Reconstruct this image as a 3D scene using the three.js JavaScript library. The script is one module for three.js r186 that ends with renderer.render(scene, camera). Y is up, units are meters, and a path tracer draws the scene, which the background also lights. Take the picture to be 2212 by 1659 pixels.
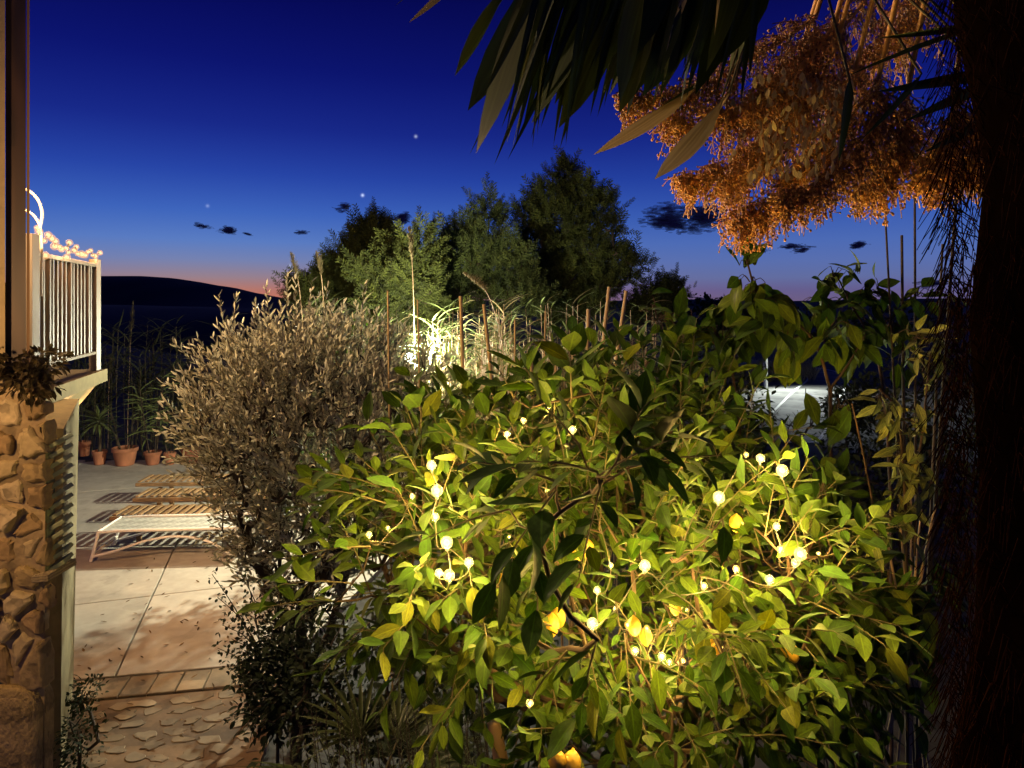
import * as THREE from 'three';
import { mergeGeometries } from 'three/addons/utils/BufferGeometryUtils.js';
import { RoundedBoxGeometry } from 'three/addons/geometries/RoundedBoxGeometry.js';

// ---------------------------------------------------------------- camera, sky, exposure
const scene = new THREE.Scene();
const EYE = 3.0, FOC = 1496, CX = 1106, CY = 655;          // eye height above the patio; focal length and centre in pixels of a 2212 x 1659 picture
const camera = new THREE.PerspectiveCamera(2 * Math.atan(829.5 / FOC) * 180 / Math.PI, 2212 / 1659, 0.05, 6000);
camera.position.set(0, EYE, 0);
camera.lookAt(0, EYE, -10);
camera.setViewOffset(2212, 1659, 0, 829.5 - CY, 2212, 1659);   // level camera, lens shifted down
const renderer = new THREE.WebGLRenderer({ antialias: true });
renderer.toneMapping = THREE.LinearToneMapping;
renderer.toneMappingExposure = 1;
renderer.shadowMap.enabled = true;

const V = (x, y, z) => new THREE.Vector3(x, y, z);
const at = (px, py, d) => V((px - CX) / FOC * d, EYE - (py - CY) / FOC * d, -d);
const groundAt = (px, py, y = 0) => at(px, py, (EYE - y) * FOC / (py - CY));
function rng(seed) { let s = seed | 0; return () => { s = (s + 0x6d2b79f5) | 0; let t = Math.imul(s ^ (s >>> 15), 1 | s); t = (t + Math.imul(t ^ (t >>> 7), 61 | t)) ^ t; return ((t ^ (t >>> 14)) >>> 0) / 4294967296; }; }
const R0 = rng(11);
const sm = (a, b, x) => { const t = Math.min(1, Math.max(0, (x - a) / (b - a))); return t * t * (3 - 2 * t); };
const lerp = (a, b, t) => a + (b - a) * t;
const lin = (c) => c <= 0.04045 ? c / 12.92 : Math.pow((c + 0.055) / 1.055, 2.4);
const hash = (x, y) => { let h = Math.imul(x | 0, 374761393) + Math.imul(y | 0, 668265263); h = Math.imul(h ^ (h >>> 13), 1274126177); return ((h ^ (h >>> 16)) >>> 0) / 4294967296; };
function vnoise(x, y, p) { // periodic value noise
  const xi = Math.floor(x), yi = Math.floor(y), fx = x - xi, fy = y - yi, w = (a) => ((a % p) + p) % p;
  const sx = fx * fx * (3 - 2 * fx), sy = fy * fy * (3 - 2 * fy);
  return lerp(lerp(hash(w(xi), w(yi)), hash(w(xi + 1), w(yi)), sx), lerp(hash(w(xi), w(yi + 1)), hash(w(xi + 1), w(yi + 1)), sx), sy);
}
const fbm = (u, v, p, o = 4) => { let s = 0, a = 0.5, n = 0; for (let k = 0; k < o; k++) { s += a * vnoise(u * p + k * 17.3, v * p + k * 9.1, p); n += a; a *= 0.5; p *= 2; } return s / n; };

{ // dusk sky after sunset: deep blue overhead, a band of afterglow along the horizon, strongest on the left
  const W = 4096, H = 2048, data = new Float32Array(W * H * 4);
  const K = [[0, 206, 118, 88], [1, 184, 118, 104], [2, 152, 128, 140], [3.3, 118, 130, 176], [4.8, 90, 124, 194], [7, 62, 101, 188], [10, 39, 69, 166], [13.5, 24, 41, 137], [18, 12, 21, 111], [24, 5, 8, 82], [40, 4, 4, 46], [90, 3, 3, 30]];
  const A = [[0, 106, 92, 128], [1, 98, 92, 140], [2, 96, 108, 160], [3.3, 88, 110, 174], [4.8, 76, 106, 180], [7, 56, 90, 176], [10, 35, 63, 157], [13.5, 21, 37, 129], [18, 11, 19, 103], [24, 6, 8, 74], [40, 4, 4, 46], [90, 3, 3, 30]];
  const pick = (T, e) => { let i = 0; while (i < T.length - 2 && T[i + 1][0] < e) i++; const t = Math.min(1, Math.max(0, (e - T[i][0]) / (T[i + 1][0] - T[i][0]))); return [1, 2, 3].map((c) => lin(lerp(T[i][c], T[i + 1][c], t) / 255)); };
  const sun = Math.atan2(-FOC, 430 - CX);
  const stars = [[897, 296, .7, 2], [782, 423, 1.2, 2], [447, 446, .35, 2], [625, 575, .3, 2]].map(([x, y, b, r]) => { const d = at(x, y, 1).sub(V(0, EYE, 0)).normalize(); return { c: (Math.atan2(d.z, d.x) / (2 * Math.PI) + .5) * W, r: (Math.asin(d.y) / Math.PI + .5) * H, b, s: r }; });
  for (let j = 0; j < H; j++) {
    const e = Math.max(0, ((j + .5) / H - .5) * 180), k = pick(K, e), a = pick(A, e);
    for (let i = 0; i < W; i++) {
      const az = ((i + .5) / W - .5) * 2 * Math.PI; let da = Math.abs(az - sun); if (da > Math.PI) da = 2 * Math.PI - da;
      const g = Math.exp(-Math.pow(da / 0.42, 2)), o = (j * W + i) * 4;
      for (let c = 0; c < 3; c++) data[o + c] = lerp(a[c], k[c], g);
      data[o + 3] = 1;
    }
  }
  for (const s of stars) for (let j = -5; j <= 5; j++) for (let i = -5; i <= 5; i++) {
    const x = Math.round(s.c) + i, y = Math.round(s.r) + j, d2 = (x - s.c) ** 2 + (y - s.r) ** 2, o = (y * W + x) * 4, f = s.b * Math.exp(-d2 / 1.0);
    for (let c = 0; c < 3; c++) data[o + c] += f * [.8, .9, 1][c];
  }
  const t = new THREE.DataTexture(data, W, H, THREE.RGBAFormat, THREE.FloatType);
  t.mapping = THREE.EquirectangularReflectionMapping; t.magFilter = THREE.LinearFilter; t.needsUpdate = true;
  scene.background = t; scene.environment = t;
}
{ // last light of the sun already below the hills
  const sun = new THREE.DirectionalLight(0xffc9a0, 0.02); sun.position.copy(at(430, 610, 60)); sun.target.position.set(0, 1, -6);
  sun.castShadow = true; sun.shadow.radius = 30; const s = sun.shadow.camera; s.left = s.bottom = -25; s.right = s.top = 25; s.far = 120;
  scene.add(sun, sun.target);
}

// ---------------------------------------------------------------- helpers
const used = new Map();
function numbered(n) { const k = used.get(n) ?? 0; used.set(n, k + 1); return k ? n + '_' + String(k).padStart(3, '0') : n; }
function shadowed(m) { m.castShadow = m.receiveShadow = true; return m; }
function tag(o, label, category, group, kind) { o.userData.label = label; o.userData.category = category; if (group) o.userData.group = group; if (kind) o.userData.kind = kind; return o; }
function thing(name, label, category, p = V(0, 0, 0), turn = 0, group) { const o = new THREE.Group(); o.name = numbered(name); o.position.copy(p); o.rotation.y = turn; scene.add(o); return tag(o, label, category, group); }
function mesh(name, geo, mat, parent = scene) { const m = shadowed(new THREE.Mesh(geo, mat)); m.name = parent === scene ? numbered(name) : name; parent.add(m); return m; }
function struct(name, geo, mat) { const m = mesh(name, geo, mat); m.userData.kind = 'structure'; return m; }

class Geo { // collects tubes and blades into one indexed geometry
  constructor() { this.p = []; this.n = []; this.u = []; this.i = []; }
  tube(pts, r0, r1, sides = 5, cap = true) {
    const n = pts.length; if (n < 2) return this;
    const T = V(), X = V(), Y = V(); let up = V(0.31, 0.2, 0.93);
    const b0 = this.p.length / 3; let len = 0;
    for (let k = 0; k < n; k++) {
      T.subVectors(pts[Math.min(n - 1, k + 1)], pts[Math.max(0, k - 1)]); if (T.lengthSq() < 1e-14) T.set(0, 1, 0); T.normalize();
      if (Math.abs(T.dot(up)) > .96) up = V(0.9, 0.1, -0.3).normalize();
      X.crossVectors(up, T).normalize(); Y.crossVectors(T, X); up = Y.clone();
      if (k) len += pts[k].distanceTo(pts[k - 1]);
      const r = typeof r0 === 'function' ? r0(k / (n - 1)) : lerp(r0, r1, k / (n - 1));
      for (let s = 0; s <= sides; s++) {
        const a = s / sides * 2 * Math.PI, c = Math.cos(a), d = Math.sin(a), nx = X.x * c + Y.x * d, ny = X.y * c + Y.y * d, nz = X.z * c + Y.z * d;
        this.p.push(pts[k].x + nx * r, pts[k].y + ny * r, pts[k].z + nz * r); this.n.push(nx, ny, nz); this.u.push(s / sides, len);
      }
    }
    const w = sides + 1;
    for (let k = 0; k < n - 1; k++) for (let s = 0; s < sides; s++) { const a = b0 + k * w + s; this.i.push(a, a + 1, a + w, a + 1, a + w + 1, a + w); }
    if (cap) for (const k of [0, n - 1]) {
      const c = this.p.length / 3; T.subVectors(pts[k], pts[k ? n - 2 : 1]).normalize();
      this.p.push(pts[k].x, pts[k].y, pts[k].z); this.n.push(T.x, T.y, T.z); this.u.push(.5, 0);
      for (let s = 0; s < sides; s++) { const a = b0 + k * w + s; k ? this.i.push(a, a + 1, c) : this.i.push(a + 1, a, c); }
    }
    return this;
  }
  add(geo, m) { // merge a geometry under a matrix
    const b = this.p.length / 3, P = geo.attributes.position, N = geo.attributes.normal, U = geo.attributes.uv, v = V(), nm = new THREE.Matrix3().getNormalMatrix(m ?? new THREE.Matrix4());
    for (let k = 0; k < P.count; k++) {
      v.fromBufferAttribute(P, k); if (m) v.applyMatrix4(m); this.p.push(v.x, v.y, v.z);
      v.fromBufferAttribute(N, k).applyMatrix3(nm).normalize(); this.n.push(v.x, v.y, v.z);
      this.u.push(U ? U.getX(k) : 0, U ? U.getY(k) : 0);
    }
    if (geo.index) for (let k = 0; k < geo.index.count; k++) this.i.push(b + geo.index.getX(k)); else for (let k = 0; k < P.count; k++) this.i.push(b + k);
    return this;
  }
  box(cx, cy, cz, sx, sy, sz, r = 0) { return this.add(r ? new RoundedBoxGeometry(sx, sy, sz, 1, r) : new THREE.BoxGeometry(sx, sy, sz), new THREE.Matrix4().makeTranslation(cx, cy, cz)); }
  build() {
    const g = new THREE.BufferGeometry();
    g.setAttribute('position', new THREE.Float32BufferAttribute(this.p, 3)); g.setAttribute('normal', new THREE.Float32BufferAttribute(this.n, 3)); g.setAttribute('uv', new THREE.Float32BufferAttribute(this.u, 2));
    g.setIndex(this.i); return g;
  }
}
const curve = (pts, n = 12) => new THREE.CatmullRomCurve3(pts, false, 'centripetal').getPoints(n);

function bladeGeo({ w = .4, rows = 5, fold = .12, curl = .15, twist = 0, peak = .45, point = 1, wave = 0, seed = 1, asp = 0 }) { // a leaf one long: base at 0, tip at +z, upper side +y
  const p = [], u = [], ix = [], r = rng(seed); if (!asp) asp = w < 1 ? 1 : .4;
  const ph = r() * 6;
  for (let k = 0; k <= rows; k++) {
    const t = k / rows, a = t < peak ? t / peak : (1 - t) / (1 - peak);
    let hw = w / 2 * Math.pow(Math.sin(Math.min(1, a) * Math.PI / 2), t < peak ? .8 : point); if (k === 0) hw = w * .05; if (k === rows) hw = 0.002;
    const y = -curl * t * t + .1 * curl, tw = twist * t;
    for (const s of [-1, 0, 1]) {
      const x = s * hw, yy = Math.abs(s) * fold * hw * 2 * asp + (s ? wave * Math.sin(t * 9 + ph + s) : 0); 
      p.push(x * Math.cos(tw) - yy * Math.sin(tw), y + x * Math.sin(tw) + yy * Math.cos(tw), t); u.push(.5 + s * .5, t);
    }
  }
  for (let k = 0; k < rows; k++) for (let c = 0; c < 2; c++) { const a = k * 3 + c; ix.push(a, a + 3, a + 1, a + 1, a + 3, a + 4); }
  const g = new THREE.BufferGeometry();
  g.setAttribute('position', new THREE.Float32BufferAttribute(p, 3)); g.setAttribute('uv', new THREE.Float32BufferAttribute(u, 2)); g.setIndex(ix); g.computeVertexNormals(); return g;
}
const M4 = new THREE.Matrix4();
function basis(pos, dir, nrm, L, W = L, T = L) { // matrix of a leaf
  const z = dir.clone().normalize(), x = V().crossVectors(nrm, z); if (x.lengthSq() < 1e-8) x.crossVectors(V(.3, .1, .9), z); x.normalize();
  const y = V().crossVectors(z, x);
  return new THREE.Matrix4().makeBasis(x.multiplyScalar(W), y.multiplyScalar(T), z.multiplyScalar(L)).setPosition(pos);
}
const rv = (r) => { let v; do v = V(r() * 2 - 1, r() * 2 - 1, r() * 2 - 1); while (v.lengthSq() > 1 || v.lengthSq() < .01); return v; };

// leaves: list of {m: Matrix4, g: geometry index, c: tone 0..1}; the `single` ones showing largest become parts, the others one mass
function leafParts(parent, list, geos, mats, { single = 0, name = 'leaf', mass = 'foliage', tints = [[1, 1, 1]], r = R0 } = {}) {
  const picked = new Set();
  if (single) {
    const cells = new Map(), c = V();
    list.forEach((l, k) => {
      c.set(0, 0, .5).applyMatrix4(l.m); const d = -c.z; if (d < .3) return;
      const x = c.x / d * FOC + CX, y = (EYE - c.y) / d * FOC + CY; if (x < -10 || x > 2222 || y < -10 || y > 1669) return;
      const size = V().setFromMatrixColumn(l.m, 2).length() / d, key = Math.floor(x / 26) + ',' + Math.floor(y / 26), was = cells.get(key);
      if (!was || was.d > d) cells.set(key, { k, d, size });
    });
    [...cells.values()].sort((a, b) => b.size - a.size).slice(0, single).forEach((e) => picked.add(e.k));
  }
  const rest = geos.map(() => []);
  list.forEach((l, k) => {
    if (picked.has(k)) { const m = mesh(name, geos[l.g], l.mat ?? mats[k % mats.length], parent); l.m.decompose(m.position, m.quaternion, m.scale); } else rest[l.g].push(l);
  });
  rest.forEach((ls, g) => {
    if (!ls.length) return;
    const im = shadowed(new THREE.InstancedMesh(geos[g], mats[0], ls.length)), col = new THREE.Color();
    ls.forEach((l, k) => { im.setMatrixAt(k, l.m); const t = tints[Math.floor(r() * tints.length)], s = .8 + .4 * r(); im.setColorAt(k, col.setRGB(t[0] * s, t[1] * s, t[2] * s)); });
    im.name = mass; im.userData.kind = 'stuff'; parent.add(im);
  });
}
// branches: joins every tip to the nearest grown node, thickening towards the root; returns a geometry
function branches(root, tips, r, { tip = .002, sag = .03, max = .05, sides = 5, bias = .35, power = 2.4 } = {}) {
  const N = []; // {p, par, r, kids}
  let last = -1;
  for (const line of root) { let par = line.from ?? -1; for (const p of line.pts) { N.push({ p, par, w: 0, kids: 0 }); par = N.length - 1; } }
  const base = N[0].p, order = tips.map((p) => p.clone()).sort((a, b) => a.distanceTo(base) - b.distanceTo(base));
  for (const t of order) {
    let best = 0, bd = 1e9; const dt = t.distanceTo(base);
    for (let k = 0; k < N.length; k++) { const d = N[k].p.distanceTo(t), c = d + bias * Math.max(0, N[k].p.distanceTo(base) - dt + d * .7); if (c < bd) { bd = c; best = k; } }
    const a = N[best].p, L = a.distanceTo(t), n = Math.max(2, Math.min(7, Math.ceil(L / .12))); let par = best;
    const off = rv(r).multiplyScalar(L * .1).add(V(0, -sag, 0));
    for (let k = 1; k <= n; k++) { const f = k / n, p = a.clone().lerp(t, f).addScaledVector(off, Math.sin(f * Math.PI)); N.push({ p, par, w: 0, kids: 0 }); par = N.length - 1; }
    N[par].w = Math.pow(tip, power);
  }
  for (let k = N.length - 1; k > 0; k--) { if (!N[k].w) N[k].w = Math.pow(tip, power); if (N[k].par >= 0) { N[N[k].par].w += N[k].w * (N[k].kids ? 1 : 1); N[N[k].par].kids++; } }
  const g = new Geo(), rad = (k) => Math.min(max, Math.pow(N[k].w, 1 / power));
  const done = new Set(), child = N.map(() => []);
  N.forEach((n, k) => { if (n.par >= 0) child[n.par].push(k); });
  const stack = [0]; N.forEach((n, k) => { if (k && n.par < 0) stack.push(k); });
  while (stack.length) { // follow the thickest child
    let k = stack.pop(); const chain = N[k].par >= 0 ? [N[k].par, k] : [k];
    for (;;) { const c = child[k]; if (!c.length) break; let b = c[0]; for (const x of c) if (N[x].w > N[b].w) b = x; for (const x of c) if (x !== b) stack.push(x); chain.push(b); k = b; }
    const rs = chain.map((x, j) => (j === 0 && chain.length > 1 && N[chain[0]].kids > 1 && N[chain[1]].par === chain[0] ? rad(chain[1]) : rad(x)));
    if (chain.length > 1) g.tube(chain.map((x) => N[x].p), (f) => rs[Math.round(f * (rs.length - 1))], 0, rad(chain[0]) > .012 ? 8 : sides, false);
  }
  return g.build();
}
// points in a union of ellipsoids [centre, rx, ry, rz, weight]
function crownPoints(E, n, r, shell = .4) {
  const tot = E.reduce((s, e) => s + (e[4] ?? 1), 0), out = [];
  while (out.length < n) {
    let w = r() * tot, e = E[0]; for (e of E) { w -= e[4] ?? 1; if (w <= 0) break; }
    const d = rv(r).normalize(), q = Math.cbrt(lerp(shell ** 3, 1, r()));
    out.push({ p: V(e[0].x + d.x * q * e[1], e[0].y + d.y * q * e[2], e[0].z + d.z * q * e[3]), o: V(d.x / e[1], d.y / e[2], d.z / e[3]).normalize(), q });
  }
  return out;
}

// ---------------------------------------------------------------- textures and materials
function tex(size, f, srgb = true) {
  const d = new Uint8Array(size * size * 4);
  for (let j = 0; j < size; j++) for (let i = 0; i < size; i++) { const c = f(i / size, j / size), o = (j * size + i) * 4; for (let k = 0; k < 3; k++) d[o + k] = Math.max(0, Math.min(255, (c.length ? c[k] : c) * 255)); d[o + 3] = 255; }
  const t = new THREE.DataTexture(d, size, size); t.wrapS = t.wrapT = THREE.RepeatWrapping; t.magFilter = THREE.LinearFilter; t.minFilter = THREE.LinearMipmapLinearFilter; if (srgb) t.colorSpace = THREE.SRGBColorSpace; t.needsUpdate = true; return t;
}
const rep = (t, x, y = x) => { const c = t.clone(); c.repeat.set(x, y); c.needsUpdate = true; return c; };
const grain = tex(256, (u, v) => { const n = fbm(u, v, 6, 6); return [.55 + .45 * n, .55 + .45 * n, .55 + .45 * n]; });
const bumpN = tex(256, (u, v) => fbm(u, v, 12, 5), false);
const patchy = tex(512, (u, v) => { const a = fbm(u, v, 3, 6), b = fbm(u + .3, v, 24, 3), s = sm(.56, .62, fbm(u, v + .4, 5, 4)) * .14; const k = .62 + .42 * a + .14 * (b - .5) - s; return [k, k * .985, k * .96]; });
const cast = tex(512, (u, v) => { const a = fbm(u, v, 2, 5), b = fbm(u + .3, v, 32, 3), c = fbm(u * .5, v, 8, 4), s = sm(.60, .64, fbm(u, v + .4, 9, 4)) * .05; const k = .78 + .16 * a + .10 * (b - .5) + .12 * (c - .5) - s; return [k, k * .985, k * .965]; });
const leafTex = (mid) => tex(128, (u, v) => { const x = Math.abs(u - .5) * 2, vein = Math.abs(((v * 9 - x * 2.2) % 1 + 1) % 1 - .5) < .06 ? .1 : 0, rib = sm(.12, .04, x) * mid, n = fbm(u, v, 8, 3); const k = .72 + .3 * (n - .3) + vein; return [k + rib, k + rib * .9, k + rib * .4]; });
const leafMap = leafTex(.3), bladeMap = tex(64, (u, v) => { const k = .75 + .25 * vnoise(u * 16, v * 2, 16); return k; });
const barkMap = tex(256, (u, v) => { const n = fbm(u * 1, v * .5, 10, 5), s = fbm(u, v, 4, 3); const k = .45 + .5 * n + .25 * (s - .5); return [k, k * .95, k * .88]; });
const woodMap = tex(256, (u, v) => { const g = .5 + .5 * Math.sin((u * 22 + fbm(u, v * .5, 4, 3) * 7) * 2), n = vnoise(u * 64, v * 4, 64); const k = .62 + .22 * g + .16 * n; return [k, k * .96, k * .9]; });
const std = (c, o = {}) => new THREE.MeshStandardMaterial({ color: new THREE.Color().setRGB(...c), roughness: .9, side: THREE.DoubleSide, ...o });
const leafMat = (c, o = {}) => new THREE.MeshPhysicalMaterial({ color: new THREE.Color().setRGB(...c), map: leafMap, roughness: .95, transmission: .24, thickness: 0, specularIntensity: .3, clearcoat: .06, clearcoatRoughness: .3, side: THREE.DoubleSide, ...o });
const glow = (c, k) => new THREE.MeshStandardMaterial({ color: new THREE.Color().setRGB(.03, .03, .02), emissive: new THREE.Color().setRGB(...c), emissiveIntensity: k, roughness: .5 });
const WARM = [1, .63, .15], AMBER = [1, .51, .21], PEACH = [1, .50, .24];
const M = {
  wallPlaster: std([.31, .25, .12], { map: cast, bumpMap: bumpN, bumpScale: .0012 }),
  soil: std([.025, .017, .011], { map: rep(patchy, 1), bumpMap: bumpN, bumpScale: .03 }),
  concrete: std([.52, .475, .41], { map: cast, bumpMap: bumpN, bumpScale: .002, roughness: .75 }),
  paver: std([.34, .26, .17], { map: patchy, bumpMap: bumpN, bumpScale: .004 }),
  mortar: std([.20, .125, .068], { map: patchy, bumpMap: bumpN, bumpScale: .005 }),
  flag: [[.34, .255, .165], [.28, .205, .125], [.38, .295, .20]].map((c) => std(c, { map: patchy, bumpMap: bumpN, bumpScale: .003 })),
  rubble: [[.60, .50, .27], [.50, .39, .18], [.66, .56, .34], [.44, .32, .15]].map((c) => std(c, { map: rep(patchy, 2.3), bumpMap: rep(bumpN, 2), bumpScale: .009 })),
  wallMortar: std([.44, .35, .19], { map: rep(patchy, 1.7), bumpMap: rep(bumpN, 2), bumpScale: .012 }),
  plaster: std([.42, .35, .19], { map: cast, bumpMap: bumpN, bumpScale: .0012 }),
  darkWood: std([.045, .026, .016], { map: woodMap, roughness: .6 }),
  teak: [[.40, .25, .12], [.34, .21, .10], [.45, .29, .15]].map((c) => std(c, { map: woodMap, roughness: .65 })),
  whitePaint: std([.72, .66, .58], { roughness: .45 }),
  sling: std([.66, .64, .56], { map: grain, roughness: .85 }),
  metalRail: std([.18, .135, .09], { roughness: .5 }),
  terracotta: [[.42, .15, .07], [.50, .19, .09], [.36, .12, .06]].map((c) => std(c, { map: grain, roughness: .85 })),
  shutter: std([.26, .30, .17], { roughness: .55 }),
  lemonBark: std([.10, .058, .03], { map: rep(barkMap, 1, 3), bumpMap: bumpN, bumpScale: .004 }),
  twig: std([.075, .06, .025]), greyBark: std([.09, .065, .04], { map: rep(barkMap, 1, 2) }),
  lemonLeaf: [[.055, .115, .004], [.078, .135, .003], [.035, .095, .006], [.115, .14, .004]].map((c) => leafMat(c)),
  shadedLeaf: leafMat([.03, .075, .006], { transmission: .06 }), lemonFruit: std([.50, .30, .03], { roughness: .45, bumpMap: bumpN, bumpScale: .002 }),  // lemon leaf copy, darkened and less translucent to stand for lack of light
  bigLeaf: [[.075, .14, .006], [.115, .165, .006], [.055, .115, .008]].map((c) => leafMat(c)),
  paleLeaf: [[.26, .27, .07], [.21, .24, .06]].map((c) => leafMat(c)),
  silver: [[.47, .45, .32], [.39, .37, .25], [.53, .51, .38]].map((c) => leafMat(c, { map: bladeMap, transmission: .15, clearcoat: .15 })),
  conifer: [[.075, .088, .018], [.085, .105, .028]].map((c) => leafMat(c, { map: bladeMap, transmission: .2, clearcoat: 0 })),
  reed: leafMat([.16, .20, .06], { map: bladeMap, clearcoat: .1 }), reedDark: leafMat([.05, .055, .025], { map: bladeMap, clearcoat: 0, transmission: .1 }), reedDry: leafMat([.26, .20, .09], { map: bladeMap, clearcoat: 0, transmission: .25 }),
  cane: std([.62, .44, .18], { map: woodMap, roughness: .55 }), darkCane: std([.05, .035, .02]), stick: std([.30, .19, .10], { roughness: .7 }),
  palmLeaf: [[.035, .055, .012], [.05, .065, .015], [.025, .04, .012]].map((c) => leafMat(c, { map: bladeMap, transmission: .1, clearcoat: .2 })), palmDry: [[.30, .21, .10], [.36, .28, .16]].map((c) => leafMat(c, { map: bladeMap, transmission: .15, clearcoat: 0 })),
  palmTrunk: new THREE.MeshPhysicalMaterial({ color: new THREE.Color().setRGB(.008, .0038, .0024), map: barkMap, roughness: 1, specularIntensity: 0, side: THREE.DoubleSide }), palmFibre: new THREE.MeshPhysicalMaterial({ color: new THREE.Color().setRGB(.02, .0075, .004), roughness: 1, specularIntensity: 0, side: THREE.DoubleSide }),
  fruitBrown: std([.24, .115, .035]), fruitStalk: std([.50, .25, .055], { roughness: .6 }), fruitNub: std([.46, .22, .045], { roughness: .5 }), bract: leafMat([.62, .48, .24], { map: bladeMap, clearcoat: 0 }),
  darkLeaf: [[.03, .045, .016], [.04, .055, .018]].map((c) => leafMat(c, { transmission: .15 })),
  rosemary: leafMat([.13, .16, .07], { map: bladeMap, clearcoat: 0 }),
  hill: std([.007, .006, .005]), asphalt: std([.20, .205, .20], { map: patchy, roughness: .85 }), lineWhite: std([.78, .78, .74]), sand: std([.42, .32, .19], { map: patchy }), dryGrass: leafMat([.42, .33, .18], { map: bladeMap, clearcoat: 0 }),
  pole: std([.55, .55, .52], { roughness: .5, metalness: .2 }), iron: std([.03, .03, .03], { roughness: .5 }), wire: std([.035, .028, .015], { roughness: .6 }),
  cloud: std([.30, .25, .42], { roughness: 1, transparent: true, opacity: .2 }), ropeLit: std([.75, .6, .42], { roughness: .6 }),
  bulb: glow([1, .76, .40], 3.0), bulbSmall: glow([1, .74, .36], 2.2), bulbPeach: glow([1, .62, .28], 1.9), globe: glow([.93, 1, .86], 16), farBulb: glow([1, .85, .6], 5), streetPanel: glow([.95, 1, .93], 8), lanternGlass: glow([1, .62, .28], 4),
};
function pointLight(parent, p, c, i, size) { const l = new THREE.PointLight(new THREE.Color().setRGB(...c), i, 0, 2); l.position.copy(p); l.castShadow = true; l.shadow.radius = size / .02; l.name = 'lamp_light'; parent.add(l); return l; }

M.shell = new THREE.MeshStandardMaterial({ color: 0x080604, emissive: new THREE.Color().setRGB(1, .47, .04), emissiveIntensity: 1.0, roughness: .6, transparent: true, opacity: .32 });  // orange emission on the shell stands in for the halo around each bulb
M.shellPeach = new THREE.MeshStandardMaterial({ color: 0x080604, emissive: new THREE.Color().setRGB(1, .48, .16), emissiveIntensity: .9, roughness: .6, transparent: true, opacity: .3 });  // painted halo of the balcony bulbs
// ---------------------------------------------------------------- terrain, hills, road, patio
const down = (x, z) => sm(10, 26, .6 * x - .6 * z);
const hgt = (x, z) => -.06 - 2.44 * down(x, z);
{
  const p = [], u = [], ix = [], nr = 70, na = 120;
  for (let k = 0; k <= nr; k++) { const r = k ? .5 * Math.pow(1.138, k) : 0; for (let a = 0; a < na; a++) { const t = a / na * 2 * Math.PI, x = r * Math.cos(t), z = -6 + r * Math.sin(t); p.push(x, hgt(x, z) + (r < 9 ? 0 : .04 * (fbm(x * .1, z * .1, 64, 3) - .5) * Math.min(1, (r - 9) / 6)), z); u.push(x / 2, z / 2); } }
  for (let k = 0; k < nr; k++) for (let a = 0; a < na; a++) { const b = (a + 1) % na, q = k * na; ix.push(q + a, q + b, q + na + a, q + b, q + na + b, q + na + a); }
  const g = new THREE.BufferGeometry(); g.setAttribute('position', new THREE.Float32BufferAttribute(p, 3)); g.setAttribute('uv', new THREE.Float32BufferAttribute(u, 2)); g.setIndex(ix); g.computeVertexNormals();
  struct('ground', g, M.soil);
}
function ridge(name, D, line, depth) { // a hill as a real mound: crest line in pixels, falling to both sides
  const p = [], ix = [], u = [], rows = 8, n = 80;
  for (let k = 0; k <= n; k++) {
    const f = k / n, x = lerp(line[0][0], line[line.length - 1][0], f); let i = 0; while (i < line.length - 2 && line[i + 1][0] < x) i++;
    const t = (x - line[i][0]) / (line[i + 1][0] - line[i][0]), s = t * t * (3 - 2 * t) * .5 + t * .5, y = lerp(line[i][1], line[i + 1][1], s) + (fbm(f, .2, 32, 3) - .5) * 2, c = at(x, y, D);
    for (let j = 0; j <= rows; j++) { const a = j / rows * 2 - 1; p.push(c.x, -4 + (c.y + 4) * (1 - a * a), c.z + a * depth); u.push(c.x / 20, a * 10); }
  }
  for (let k = 0; k < n; k++) for (let j = 0; j < rows; j++) { const a = k * (rows + 1) + j; ix.push(a, a + rows + 1, a + 1, a + 1, a + rows + 1, a + rows + 2); }
  const g = new THREE.BufferGeometry(); g.setAttribute('position', new THREE.Float32BufferAttribute(p, 3)); g.setAttribute('uv', new THREE.Float32BufferAttribute(u, 2)); g.setIndex(ix); g.computeVertexNormals();
  return struct(name, g, M.hill);
}
ridge('hill', 900, [[-900, 640], [-300, 625], [60, 612], [205, 601], [290, 596], [370, 600], [450, 614], [520, 630], [580, 642], [640, 650], [760, 655]], 260);
ridge('dark_slope', 110, [[-1600, 657], [-400, 655], [200, 658], [420, 662], [600, 668], [690, 690]], 68);
ridge('distant_ridge', 1500, [[560, 654], [620, 650], [900, 648], [1300, 650], [1500, 646], [1700, 650], [2000, 645], [2400, 640], [2900, 640]], 300);

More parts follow.
